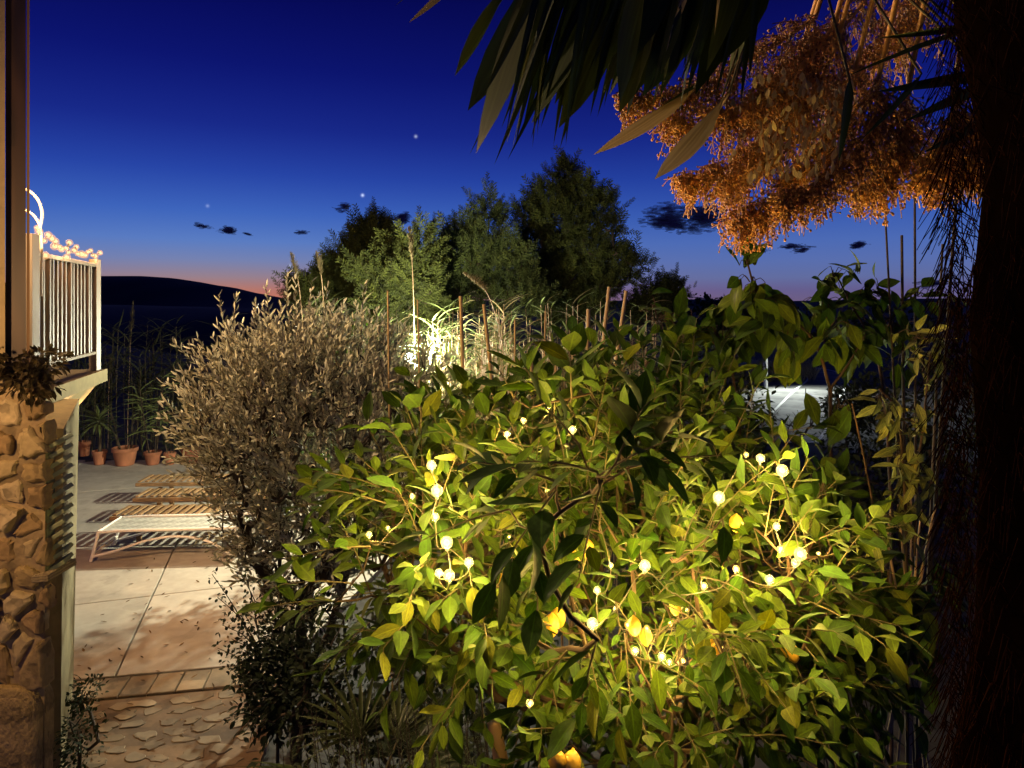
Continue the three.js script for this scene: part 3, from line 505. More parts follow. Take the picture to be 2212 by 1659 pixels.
// ---------------------------------------------------------------- lemon tree with fairy lights
const BULBS = [[932, 1005, 1.95, 1], [944, 1060, 1.95, 1.25], [890, 1072, 2.1, .6], [940, 1117, 2.0, .9], [965, 1172, 1.9, 1.25], [838, 1140, 2.2, .5], [797, 1155, 2.15, .7], [1013, 1215, 1.95, 1], [948, 1238, 1.95, .9], [970, 1243, 1.92, 1.2], [1095, 938, 2.25, .8], [1131, 908, 2.3, .7], [1184, 884, 2.4, .5], [1237, 928, 2.2, .9], [1553, 1074, 1.95, 1.25], [1643, 990, 2.1, 1], [1612, 982, 2.2, .6], [1690, 1016, 2.05, 1.3], [1678, 1137, 2.2, .9], [1687, 1187, 2.2, .9], [1729, 1197, 2.0, 1.35], [1718, 1216, 2.1, .9], [1590, 1229, 2.15, .8], [1663, 1252, 2.05, 1], [1521, 1266, 2.1, .8], [1393, 1222, 2.0, 1.2], [1320, 1221, 2.2, .6], [1290, 1275, 2.1, .8], [1328, 1315, 2.3, .5], [1280, 1347, 2.0, 1.2], [1356, 1350, 2.25, .8], [1397, 1358, 2.3, .8], [1372, 1406, 2.2, .9], [1430, 1418, 2.15, .95], [1446, 1430, 2.25, .7], [1476, 1427, 2.35, .6], [1485, 1317, 2.3, .5], [1448, 1348, 2.35, .6], [1144, 1519, 2.0, .8], [1768, 1196, 2.3, .5], [1100, 1160, 2.35, .4], [1200, 1330, 2.4, .4], [1560, 1400, 2.4, .5], [1180, 1060, 2.4, .4]];
const BP = BULBS.map(([x, y, d]) => at(x, y, d));
const EYEV = V(0, EYE, 0);
function blocks(c, size) { // stands close before a bulb
  for (let k = 0; k < BP.length; k++) { const b = BP[k], d = b.clone().sub(EYEV), L = d.length(); d.divideScalar(L); const q = c.clone().sub(EYEV), s = q.dot(d); if (s < L + .02 && s > .3 && q.addScaledVector(d, -s).length() < (BULBS[k][3] > .65 ? .022 : .008) + size * .36) return true; }
  return false;
}
{
  const r = rng(2024), t = thing('lemon_tree', 'bushy lemon tree full of glowing fairy lights, filling the middle foreground', 'tree');
  const E = [[at(1340, 1230, 2.45), .80, .48, .48, 5], [at(1370, 960, 2.75), .42, .20, .3, 1.4], [at(960, 1150, 2.4), .22, .28, .25, 1], [at(1660, 1265, 2.5), .30, .29, .3, 1.3], [at(1140, 1020, 2.6), .28, .18, .28, .9], [at(820, 1260, 2.5), .08, .12, .15, .3], [at(1480, 1520, 2.3), .46, .18, .3, 1.2], [at(1490, 1080, 2.8), .2, .12, .2, .5]];
  const pts = crownPoints(E, 840, r, .25), L = [], bases = [], tg = new Geo();
  const geos = [bladeGeo({ w: .46, curl: .18, fold: .14, seed: 1 }), bladeGeo({ w: .42, curl: .32, fold: .22, twist: .25, seed: 2 }), bladeGeo({ w: .50, curl: .08, fold: .10, wave: .012, seed: 3 }), bladeGeo({ w: .40, curl: -.12, fold: .2, twist: -.3, seed: 4 })];
  geos.forEach((g, k) => { const w = [.46, .42, .50, .40][k]; const P = g.attributes.position; for (let i = 0; i < P.count; i++) P.setX(i, P.getX(i) / w); g.computeVertexNormals(); g.userData.w = w; });
  function twig(b, d, len, n, s = 1, free = false, mat = undefined) {
    const tip = b.clone().addScaledVector(d, len).add(V(0, -.03 * len, 0)), line = curve([b, b.clone().lerp(tip, .5).add(V(0, .04 * len, 0)), tip], 5);
    tg.tube(line, .0028 * s, .0013 * s, 4, false);
    const ux = V().crossVectors(d, V(.2, 1, .1)).normalize(), uy = V().crossVectors(ux, d);
    for (let k = 0; k < n; k++) {
      const f = .12 + .88 * k / (n - 1), a = k * 2.4 + r() * .6, p = b.clone().lerp(tip, f), q = ux.clone().multiplyScalar(Math.cos(a)).addScaledVector(uy, Math.sin(a));
      const dir = q.multiplyScalar(.75).addScaledVector(d, .5 + .6 * f * f).add(V(0, -.32 * r(), 0)).normalize(), len2 = (.05 + .062 * Math.pow(r(), 1.3)) * s, g = Math.floor(r() * 4);
      const nrm = V(0, 1, 0).addScaledVector(rv(r), .75);
      const mid = p.clone().addScaledVector(dir, len2 * .6); if (blocks(mid, len2)) continue;
      if (-p.z < (free ? 1.25 : 1.78)) continue;
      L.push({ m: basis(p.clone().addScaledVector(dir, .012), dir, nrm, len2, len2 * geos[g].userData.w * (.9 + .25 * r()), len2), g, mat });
      tg.tube([p, p.clone().addScaledVector(dir, .02)], .0012, .0012, 3, false);
    }
    if (!free) bases.push(b);
  }
  for (const e of pts) twig(e.p, e.o.clone().multiplyScalar(.75).add(V(0, .3, 0)).addScaledVector(rv(r), .6).normalize(), .2 + .16 * r(), 8 + Math.floor(r() * 4));
  // sprays that stand out of the crown
  for (const [x, y, d, dx, dy, dz, len, n, s] of [[1235, 860, 2.3, -.05, 1, .1, .17, 11, 1.35], [1275, 850, 2.35, .1, 1, 0, .10, 7, 1.3], [1180, 870, 2.3, -.4, .7, .2, .14, 8, 1.25], [1330, 840, 2.5, .3, .9, .1, .14, 8, 1.25], [1440, 810, 2.6, .2, .8, .2, .16, 8, 1.25], [1020, 900, 2.4, -.7, .35, .1, .16, 8, 1.25], [1110, 860, 2.4, -.4, .8, .1, .12, 7, 1.25], [830, 1085, 2.2, -1, .25, .1, .24, 9, .95], [760, 1260, 2.2, -1, .05, .1, .22, 8, 1], [720, 1300, 2.25, -1, 0, .1, .2, 7, 1], [800, 1180, 2.2, -1, -.05, .2, .25, 9, .9],
    // leaves nearest the eye, their unlit look put into the leaf colour
    [1290, 1020, 1.62, -.75, .25, .5, .2, 8, 1.15], [1290, 1030, 1.6, .6, .45, .4, .2, 8, 1.1], [1300, 1040, 1.6, -.2, -.5, .4, .2, 8, 1.1], [1200, 1060, 1.6, -.5, -.6, .3, .22, 9, 1.1], [1200, 1040, 1.65, -.8, .3, .3, .18, 7, 1.1], [1160, 1150, 1.65, .0, -1, .2, .16, 7, 1.1], [1360, 1010, 1.7, .9, .2, .2, .2, 7, 1.1], [1100, 1100, 1.75, -.8, -.2, .2, .2, 7, 1], [1330, 1000, 1.55, .3, .8, .3, .14, 7, 1.1], [1250, 960, 1.6, -.5, .6, .2, .12, 6, 1.1], [1560, 1120, 1.8, .1, -1, .2, .1, 4, 1.1], [1290, 1380, 1.75, -.3, -1, .2, .16, 6, 1.15], [1230, 1400, 1.8, -.6, -.7, .1, .16, 6, 1.1]]) twig(at(x, y, d), V(dx, dy, dz).normalize(), len * (d < 1.9 ? 1.1 : 1), n + (d < 1.9 ? 3 : 0), s * (d < 1.9 ? 1.12 : 1), true, d < 1.9 ? M.shadedLeaf : undefined), bases.push(at(x, y, d));
  const gx = at(1400, 655, 2.65).x, gz = -2.65;
  const trunk = [V(gx + .02, -.06, gz), V(gx, .45, gz + .02), at(1495, 1620, 2.62), at(1478, 1470, 2.6)];
  const limbs = [{ pts: trunk }, { pts: [at(1470, 1395, 2.55), at(1510, 1310, 2.55), at(1580, 1200, 2.6)], from: 3 }, { pts: [at(1440, 1443, 2.5), at(1300, 1440, 2.45), at(1296, 1350, 2.5), at(1250, 1240, 2.5)], from: 3 }, { pts: [at(1362, 1400, 2.4), at(1372, 1300, 2.3), at(1365, 1220, 2.22), at(1333, 1110, 2.2), at(1330, 980, 2.3)], from: 8 }, { pts: [at(1310, 1560, 2.3), at(1150, 1500, 2.2), at(980, 1400, 2.25), at(880, 1320, 2.3)], from: 2 }, { pts: [at(1640, 1400, 2.3), at(1690, 1260, 2.4)], from: 2 }];
  const wood = branches(limbs, bases, r, { tip: .0026, max: .045, sag: .015 });
  mesh('trunk', wood, M.lemonBark, t); const tw = mesh('twig', tg.build(), M.twig, t); tw.userData.kind = 'stuff';
  leafParts(t, L, geos, M.lemonLeaf, { single: 300, r, tints: [[1, 1, 1], [1.3, 1.1, 1], [.7, .85, .9], [1.5, 1.15, .9]] });
  const lemon = new THREE.LatheGeometry([[0, -.5], [.06, -.49], [.13, -.44], [.28, -.3], [.36, -.08], [.36, .1], [.29, .29], [.16, .42], [.08, .47], [.05, .53], [0, .55]].map(([x, y]) => new THREE.Vector2(x, y)), 16);
  for (const [x, y, d, s] of [[1157, 1350, 2.15, .07], [1190, 1352, 2.2, .075], [1205, 1335, 2.25, .07], [1265, 1185, 2.3, .08], [1250, 1195, 2.3, .06], [1395, 1375, 2.3, .06], [1370, 1352, 2.25, .06], [1530, 1375, 2.3, .065], [1545, 1400, 2.3, .06], [1690, 1405, 2.2, .055], [1712, 1410, 2.2, .06], [1205, 1645, 1.9, .07], [1235, 1650, 1.9, .07], [1085, 1255, 2.3, .06], [1590, 1130, 2.2, .06], [1460, 1480, 2.4, .07], [1110, 1215, 2.4, .06], [1460, 1310, 2.3, .06]]) { const m = mesh('lemon', lemon, M.lemonFruit, t); m.position.copy(at(x, y, d)); m.scale.setScalar(s); m.rotation.set((r() - .5) * .9, r() * 6, (r() - .5) * .9); }
}
{
  const f = thing('string_lights', 'string of small warm bulbs wound through the lemon tree', 'string lights'), geo = new THREE.SphereGeometry(1, 10, 8), r = rng(4), sock = new THREE.CylinderGeometry(.6, .75, 1.6, 7);
  const left = BP.map((_, k) => k), order = [left.shift()]; while (left.length) { const p = BP[order[order.length - 1]]; let b = 0; left.forEach((k, j) => { if (BP[k].distanceTo(p) < BP[left[b]].distanceTo(p)) b = j; }); order.push(left.splice(b, 1)[0]); }
  BP.forEach((p, k) => { const s = .0105 * BULBS[k][3]; const m = mesh('bulb', geo, M.shell, f); m.position.copy(p); m.scale.setScalar(s * 1.3); mesh('filament', geo, BULBS[k][3] > .75 ? M.bulb : M.bulbSmall, m).scale.setScalar(.5); const c = mesh('socket', sock, M.iron, f); c.position.copy(p).add(V(0, -s * 1.6, -s * .7)); c.scale.setScalar(s * .5); pointLight(f, p, WARM, .46 * Math.pow(BULBS[k][3], 1.9), s); });
  const line = []; order.forEach((k, j) => { line.push(BP[k].clone().add(V(0, -.022, -.008))); const n = order[j + 1]; if (n !== undefined) line.push(BP[k].clone().lerp(BP[n], .5).add(V((r() - .5) * .03, -.03 - .03 * r(), -.05 * r()))); });
  mesh('cable', new Geo().tube(curve(line, 420), .0016, .0016, 4).build(), M.wire, f);
}
// ---------------------------------------------------------------- silvery shrub left of the middle
{
  const r = rng(606), t = thing('silvery_shrub', 'big rounded shrub with narrow silvery leaves, lit tan on its left side', 'shrub', V(0, 0, 0)), D = 5.5;
  const E = [[at(690, 980, D), .93, .92, .8, 5], [at(610, 825, D), .5, .42, .5, 1.2], [at(530, 915, 5.3), .42, .5, .5, 1.2], [at(850, 930, 5.8), .55, .75, .5, 1.6], [at(640, 1180, D), .45, .65, .5, 1.2], [at(720, 785, 5.7), .45, .3, .4, 1]];
  const pts = crownPoints(E, 2100, r, .45), L = [], bases = [], tg = new Geo();
  const tw = (b, d, len, n) => { const tip = b.clone().addScaledVector(d, len); tg.tube([b, b.clone().lerp(tip, .5).add(V(0, -.01, 0)), tip], .003, .0015, 3, false); bases.push(b);
    const ux = V().crossVectors(d, V(.2, 1, .1)).normalize(), uy = V().crossVectors(ux, d);
    for (let k = 0; k < n; k++) { const f = .1 + .9 * k / (n - 1), a = k * 1.9 + r(), q = ux.clone().multiplyScalar(Math.cos(a)).addScaledVector(uy, Math.sin(a)), dir = q.multiplyScalar(.55).addScaledVector(d, .9).normalize(); const l = .044 + .03 * r(); L.push({ m: basis(b.clone().lerp(tip, f), dir, q.clone().addScaledVector(rv(r), .5), l, .018, l), g: Math.floor(r() * 2) }); } };
  for (const e of pts) tw(e.p, e.o.clone().multiplyScalar(.6).add(V(0, .55, 0)).addScaledVector(rv(r), .45).normalize(), .16 + .16 * r(), 11);
  for (const [x, y, dx, dy, l] of [[490, 730, -.15, 1, .24], [505, 715, .1, 1, .2], [585, 700, -.1, 1, .22], [640, 690, .0, 1, .24], [665, 690, .15, 1, .22], [700, 700, .1, 1, .22], [440, 800, -.7, .7, .22], [430, 860, -.9, .4, .22], [400, 900, -.7, .6, .15], [420, 940, -1, .1, .2], [560, 720, -.1, 1, .18], [620, 670, .05, 1, .2], [780, 710, .1, 1, .25], [610, 1240, -.9, -.1, .3], [590, 1120, -1, -.1, .25]]) tw(at(x, y, D + .2 * (r() - .5)), V(dx, dy, .1).normalize(), l * 1.4, 15);
  const b = groundAt(650, 1462, -.06), f = at(690, 1080, D);
  const wood = branches([{ pts: [b, b.clone().add(V(.02, .3, 0)), f] }, { pts: [b.clone().add(V(-.12, .25, .1)), at(600, 1080, 5.3)], from: 0 }, { pts: [b.clone().add(V(.2, .3, -.1)), at(800, 1060, 5.7)], from: 0 }], bases, r, { tip: .0035, max: .045, sides: 4 });
  mesh('trunk', wood, M.greyBark, t); mesh('twig', tg.build(), M.twig, t).userData.kind = 'stuff';
  leafParts(t, L, [bladeGeo({ w: 1, rows: 3, curl: .2, fold: .1 }), bladeGeo({ w: 1, rows: 3, curl: -.1, fold: .1 })], M.silver, { single: 300, r, tints: [[1, 1, 1], [.8, .8, .75], [1.2, 1.15, 1.05]] });
}
{ // thin bush in front of it, seen against the patio
  const r = rng(91), t = thing('small_shrub', 'thin dark shrub with small round leaves in front of the patio edge', 'shrub'), L = [], bases = [], D = 4.3;
  const tg = new Geo();
  for (const [x0, y0, x1, y1] of [[560, 1420, 458, 1240], [560, 1400, 470, 1290], [570, 1420, 480, 1350], [580, 1450, 500, 1380], [560, 1380, 530, 1240], [600, 1420, 560, 1260], [560, 1470, 470, 1400], [580, 1440, 530, 1330], [600, 1500, 520, 1440], [620, 1450, 600, 1290], [575, 1480, 490, 1435], [640, 1480, 640, 1330], [660, 1500, 680, 1350]]) {
    const a = at(x0, y0, D + .2 * r()), b = at(x1, y1, D - .1 * r()), l = curve([a, a.clone().lerp(b, .5).add(V(0, .04, 0)), b], 6); tg.tube(l, .004, .002, 4, false); bases.push(a);
    for (let k = 0; k < 46; k++) { const f = .15 + .87 * r(), p = a.clone().lerp(b, f).addScaledVector(rv(r), .05 + .03 * (1 - f)); L.push({ m: basis(p, rv(r), V(0, 1, 0).addScaledVector(rv(r), .8), .022 + .014 * r(), .02), g: 0 }); }
  }
  for (let k = 0; k < 1500; k++) { const p = crownPoints([[at(600, 1470, 4.35), .22, .3, .25]], 1, r, .2)[0]; L.push({ m: basis(p.p, rv(r), rv(r), .03, .024), g: 0 }); }
  mesh('trunk', branches([{ pts: [at(600, 1660, 4.35).setY(-.06), at(600, 1520, 4.35)] }], bases, r, { tip: .004, max: .03 }), M.greyBark, t); mesh('twig', tg.build(), M.twig, t).userData.kind = 'stuff';
  leafParts(t, L, [bladeGeo({ w: 1, rows: 3, curl: .2 })], [M.darkLeaf[0]], { r });
}
// ---------------------------------------------------------------- dark plants at the bottom
{
  const r = rng(17), t = thing('dwarf_palm', 'low dark palm with stiff narrow blades under the lemon tree', 'palm'), c = at(800, 1540, 3.1), base = V(c.x, -.06, c.z), L = [];
  mesh('trunk', new Geo().tube(curve([base, base.clone().setY(.35), c.clone().setY(.62)], 8), .09, .07, 8).build(), M.palmTrunk, t);
  for (let k = 0; k < 12; k++) {
    const a = k * 2.4, el = .15 + .9 * r(), d = V(Math.cos(a) * Math.cos(el), Math.sin(el), Math.sin(a) * Math.cos(el)), h = c.clone().setY(.66), tip = h.clone().addScaledVector(d, .34);
    const fr = new THREE.Group(); fr.name = 'frond'; t.add(fr); mesh('stem', new Geo().tube(curve([h, h.clone().lerp(tip, .5).add(V(0, .03, 0)), tip], 6), .008, .005, 5).build(), M.twig, fr);
    const sx = V().crossVectors(d, V(0, 1, 0)).normalize(), bl = new Geo();
    for (let j = 0; j < 15; j++) { const b = (j / 14 - .5) * 2.6, dir = d.clone().multiplyScalar(Math.cos(b)).addScaledVector(sx, Math.sin(b)).add(V(0, -.15, 0)); bl.add(strap, basis(tip, dir, V(0, 1, 0).addScaledVector(d, -.3).addScaledVector(rv(r), .2),   .34 * (.75 + .25 * Math.cos(b)), .024, .34)); }
    const m = mesh('blades', bl.build(), M.palmLeaf[k % 3], fr); m.userData.kind = 'stuff';
  }
}
{
  const r = rng(23), t = thing('rosemary_bush', 'rosemary bush with upright needle stems along the bottom edge', 'shrub'), needle = bladeGeo({ w: 1, rows: 2, curl: .15, fold: .2, asp: .12 }), L = [], st = new Geo();
  const root = at(860, 1900, 2.6).setY(-.06);
  for (let k = 0; k < 95; k++) {
    const x = 600 + 480 * Math.pow(r(), .8), y = 1480 + 190 * r() + Math.max(0, 720 - x) * .6, d = 2.35 + .55 * r(), tip = at(x, Math.min(y, 1700), d), b = tip.clone().add(V((r() - .5) * .1 + .05, -.34 - .1 * r(), (r() - .5) * .1)), l = curve([b, b.clone().lerp(tip, .5).add(V((r() - .5) * .05, 0, 0)), tip], 8);
    st.tube(l, .0025, .0012, 3, false); st.tube(curve([root.clone().addScaledVector(rv(r), .06), root.clone().lerp(b, .6).add(V(0, .1, 0)), b], 5), .006, .003, 4, false);
    for (let j = 0; j < 46; j++) { const f = j / 46, p = l[Math.floor(f * 8)].clone().lerp(l[Math.min(8, Math.floor(f * 8) + 1)], f * 8 % 1), a = j * 2.4, up = V().subVectors(tip, b).normalize(); L.push({ m: basis(p, V(Math.cos(a), .75, Math.sin(a)).addScaledVector(up, .3), up, .026 * (1.1 - .5 * f), .0032, .03), g: 0 }); }
  }
  mesh('stem', st.build(), M.greyBark, t); leafParts(t, L, [needle], [M.rosemary], { r, mass: 'needles' });
}
{ // weathered stake at the bottom
  const s = thing('wooden_stake', 'short reddish brown wooden stake beside the rosemary at the bottom edge', 'stake'); mesh('stake_body', new Geo().tube([at(1095, 2000, 2.3).setY(-.06), at(1082, 1640, 2.3), at(1066, 1562, 2.3)], .028, .022, 9).build(), M.stick, s);
}
// ---------------------------------------------------------------- tall saplings and climbing stems right of the lemon tree
function sapling(label, seed, stems, clusters, mats, leaf, wide, root, name = 'leafy_sapling') {
  const r = rng(seed), t = thing(name, label, 'plant'), L = [], g = new Geo();
  stems.forEach(([d0, w0, w1, ...q]) => { const pts = []; for (let k = 0; k < q.length; k += 2) pts.push(at(q[k], q[k + 1], d0)); if (root && stems.indexOf(stems.find((s) => s[3] === q[0] && s[4] === q[1])) === 0) pts.unshift(pts[0].clone().setY(-.06)); g.tube(curve(pts, 16), w0, w1, 6, false); });
  const geos = [bladeGeo({ w: 1, curl: .25, fold: .12, peak: .5 }), bladeGeo({ w: 1, curl: .4, fold: .2, twist: .3, peak: .5 }), bladeGeo({ w: 1, curl: .1, fold: .1, wave: .02 })];
  for (const [x, y, d, rad, n, droop] of clusters) for (let k = 0; k < n; k++) {
    const p = at(x, y, d).addScaledVector(rv(r), rad / FOC * d), dir = V(r() - .5, -droop + (r() - .5) * .9, r() - .5).normalize(), l = leaf * (.7 + .6 * r());
    if (blocks(p.clone().addScaledVector(dir, l * .5), l)) continue;
    L.push({ m: basis(p, dir, V(0, .6, .5).addScaledVector(rv(r), .9), l, l * wide, l), g: Math.floor(r() * 3) });
    const back = at(x, y, d).lerp(p, .1); g.tube(curve([back, back.clone().lerp(p, .6).add(V(0, .02, 0)), p], 4), .0022, .0014, 3, false);
  }
  mesh('stem', g.build(), M.lemonBark, t); leafParts(t, L, geos, mats, { single: 150, r, tints: [[1, 1, 1], [.8, .9, .9], [1.3, 1.15, 1]] }); return t;
}
sapling('sapling with pointed yellow green leaves leaning left over the lemon tree', 41, [[2.9, .009, .006, 1612, 1180, 1600, 960, 1588, 850, 1580, 790], [2.9, .006, .003, 1580, 790, 1530, 730, 1470, 700, 1400, 690], [2.9, .005, .003, 1580, 800, 1605, 760, 1640, 700]],
  [[1420, 690, 2.9, 55, 16, .15], [1500, 720, 2.9, 55, 20, .3], [1560, 740, 2.9, 50, 16, .3], [1470, 780, 2.85, 55, 14, .5], [1560, 690, 3, 50, 14, .2], [1590, 850, 2.9, 16, 4, .9], [1620, 720, 2.9, 30, 7, .5]], M.bigLeaf, .115, .42, true);
sapling('tall sapling whose leafy tip stands highest against the sky, right of the conifers', 42, [[2.75, .011, .008, 1850, 1440, 1810, 1300, 1797, 1100, 1793, 840], [2.75, .007, .004, 1793, 840, 1760, 740, 1700, 680, 1640, 640, 1612, 560], [2.75, .006, .003, 1793, 840, 1830, 790, 1870, 720]],
  [[1612, 570, 2.75, 22, 6, -.6], [1622, 610, 2.75, 35, 10, .3], [1640, 650, 2.75, 50, 14, .5], [1690, 690, 2.75, 50, 14, .7], [1700, 735, 2.7, 45, 9, .8], [1815, 880, 2.6, 22, 5, 1.3], [1740, 850, 2.75, 5, 1, 1.2], [1775, 1060, 2.3, 28, 9, 1.4], [1820, 1030, 2.6, 40, 6, 1.2], [1850, 730, 2.8, 45, 12, .5], [1790, 710, 2.75, 45, 12, .6], [1830, 1280, 2.5, 50, 8, 1.1], [1760, 1330, 2.4, 60, 9, 1.1]], M.bigLeaf, .125, .46, true);
sapling('sapling with a loose rounded crown in front of the canes on the right', 43, [[3.1, .01, .006, 1925, 1400, 1925, 1100, 1910, 860, 1890, 740], [3.1, .006, .003, 1890, 740, 1840, 660, 1810, 600], [3.1, .005, .003, 1895, 760, 1930, 680, 1950, 640]],
  [[1800, 600, 3.1, 40, 10, .2], [1780, 650, 3.1, 50, 14, .3], [1850, 660, 3.1, 50, 14, .4], [1840, 600, 3.1, 25, 6, 0], [1900, 640, 3.1, 45, 12, .3], [1930, 700, 3.1, 50, 14, .5], [1860, 730, 3.1, 55, 14, .5], [1980, 640, 3.1, 28, 8, .2], [1950, 760, 3.1, 40, 8, .6]], M.bigLeaf, .10, .5, true);
sapling('upright stems with pale narrow leaves beside the bundle of canes', 44, [[2.36, .006, .004, 1958, 1200, 1950, 1000, 1935, 880, 1900, 840], [2.36, .005, .003, 1975, 1200, 1985, 1000, 2000, 860, 2010, 760], [2.36, .005, .003, 1900, 1180, 1880, 1060, 1860, 960, 1840, 870]],
  [[1905, 870, 2.36, 40, 12, .1], [1930, 920, 2.36, 45, 16, .3], [1950, 990, 2.36, 45, 18, .4], [1960, 1060, 2.36, 45, 16, .3], [1985, 900, 2.36, 45, 12, .2], [2000, 800, 2.4, 40, 12, .1], [1990, 730, 2.4, 45, 12, .2], [1900, 1100, 2.3, 40, 9, .5], [1960, 1130, 2.36, 40, 12, .4], [2030, 730, 2.4, 30, 8, .2], [1865, 1150, 2.3, 45, 12, .6], [1990, 1010, 2.36, 40, 10, .3]], M.paleLeaf, .075, .3, true);
sapling('dense low leafy plant in the lower right corner under the canes', 45, [[2.5, .008, .005, 1905, 1800, 1905, 1400, 1920, 1230], [2.5, .006, .004, 1860, 1700, 1830, 1500, 1800, 1420]],
  [[1900, 1330, 2.4, 80, 60, .7], [1960, 1310, 2.4, 70, 60, .6], [1940, 1400, 2.35, 90, 60, .7], [1850, 1420, 2.4, 80, 34, .8], [1760, 1480, 2.35, 80, 30, .8], [1930, 1450, 2.5, 80, 26, .8], [1700, 1560, 2.3, 80, 26, .8], [1880, 1560, 2.4, 90, 24, .9], [1560, 1590, 2.25, 70, 18, .9], [1780, 1620, 2.3, 90, 18, .9], [2010, 1250, 2.7, 45, 16, .5]], M.bigLeaf, .085, .5, true, 'leafy_plant');
function pole(name, label, cat, group, pts, r0, r1, m, nodes, d, foot) {
  const t = thing(name, label, cat, V(0, 0, 0), 0, group), P = pts.map(([x, y]) => at(x, y, d)), dir = V().subVectors(P[P.length - 1], P[0]).normalize(); if (foot) P.push(P[P.length - 1].clone().addScaledVector(dir, (P[P.length - 1].y + .06) / -Math.min(-.3, dir.y)));
  mesh(name === 'bamboo_stake' ? 'culm' : 'cane_stem', new Geo().tube(P, r1, r0, 8).build(), m, t);
  if (nodes) { const L = P[0].distanceTo(P[P.length - 1]), n = Math.floor(L / nodes); for (let k = 1; k < n; k++) { const q = P[0].clone().addScaledVector(dir, k * nodes), e = new Geo().tube([q.clone().addScaledVector(dir, -.007), q, q.clone().addScaledVector(dir, .007)], (f) => r0 * (f === .5 ? 1.22 : 1.0), 0, 8, false).build(); mesh('node_ring', e, m, t); } }
}
const BG = 'bamboo stakes standing behind the lemon tree';
[[[838, 628], [840, 800], .007, 'thin bamboo stake in front of the glaring garden lamp'], [[995, 640], [1003, 900], .013, 'leaning bamboo stake right of the glaring lamp'], [[1045, 657], [1066, 860], .013, 'bamboo stake leaning left at its top, below the drooping plume'], [[1147, 752], [1150, 880], .010, 'short bamboo stake left of the lemon tree tip'], [[1200, 770], [1203, 900], .010, 'short bamboo stake just behind the tip of the lemon tree'], [[1271, 668], [1266, 880], .014, 'bamboo stake left of the pair of tall stakes'], [[1316, 620], [1290, 860], .014, 'tallest bamboo stake, left one of the leaning pair'], [[1353, 628], [1322, 840], .014, 'bamboo stake leaning right at its top, right one of the pair'], [[902, 648], [906, 820], .006, 'very thin bamboo stake just right of the glaring lamp'], [[1112, 690], [1113, 870], .007, 'thin bamboo stake between the leaning stake and the lemon tree tip'], [[1178, 672], [1174, 880], .006, 'thin bamboo stake under the left edge of the tallest conifer'], [[1238, 690], [1236, 870], .007, 'thin bamboo stake left of the thick one, under the tallest conifer']].forEach(([a, b, w, l]) => pole('bamboo_stake', l, 'bamboo stake', BG, [a, b], w, w, M.cane, .22, 5, true));
const CG = 'thin dark canes against the sky at the right';
[[[1911, 440], [1935, 900], .006, 'leftmost thin cane against the sky, tall'], [[1948, 508], [1952, 900], .008, 'thin cane with a small leaf tuft at half height'], [[1976, 425], [1978, 1000], .007, 'straight tall cane in the middle of the canes on the right'], [[2036, 527], [2020, 900], .007, 'shorter cane second from the dark trunk'], [[2066, 420], [2040, 800], .009, 'cane nearest the dark palm trunk, leaning left at its foot']].forEach(([a, b, w, l]) => pole('garden_cane', l, 'cane', CG, [a, b], w, w * .7, M.darkCane, 0, 3.1, true));
[[[1905, 1105], [1930, 1240]], [[1940, 1090], [1955, 1240]], [[1958, 1080], [1960, 1250]], [[1968, 1060], [1968, 1250]], [[1990, 1100], [1975, 1260]], [[2016, 1110], [1985, 1260]], [[2022, 1090], [1990, 1250]], [[1925, 1100], [1905, 1230]]].forEach(([a, b], k) => pole('pale_cane', ['pale bare cane leaning left, outermost of the fan of stems', 'thin pale bare cane left in the fan of stems', 'pale upright bare cane, one of two in the centre of the fan', 'pale bare cane right of the centre of the fan of stems', 'pale bare cane leaning slightly right in the fan of stems', 'bare cane leaning right, next to the outermost of the fan', 'outermost right bare cane of the fan, by the dark trunk', 'bare cane crossing the others at the left of the fan'][k], 'cane', 'fan of bare pale stems below the canes', [a, b], .0045, .0035, M.stick, 0, 2.55, true));
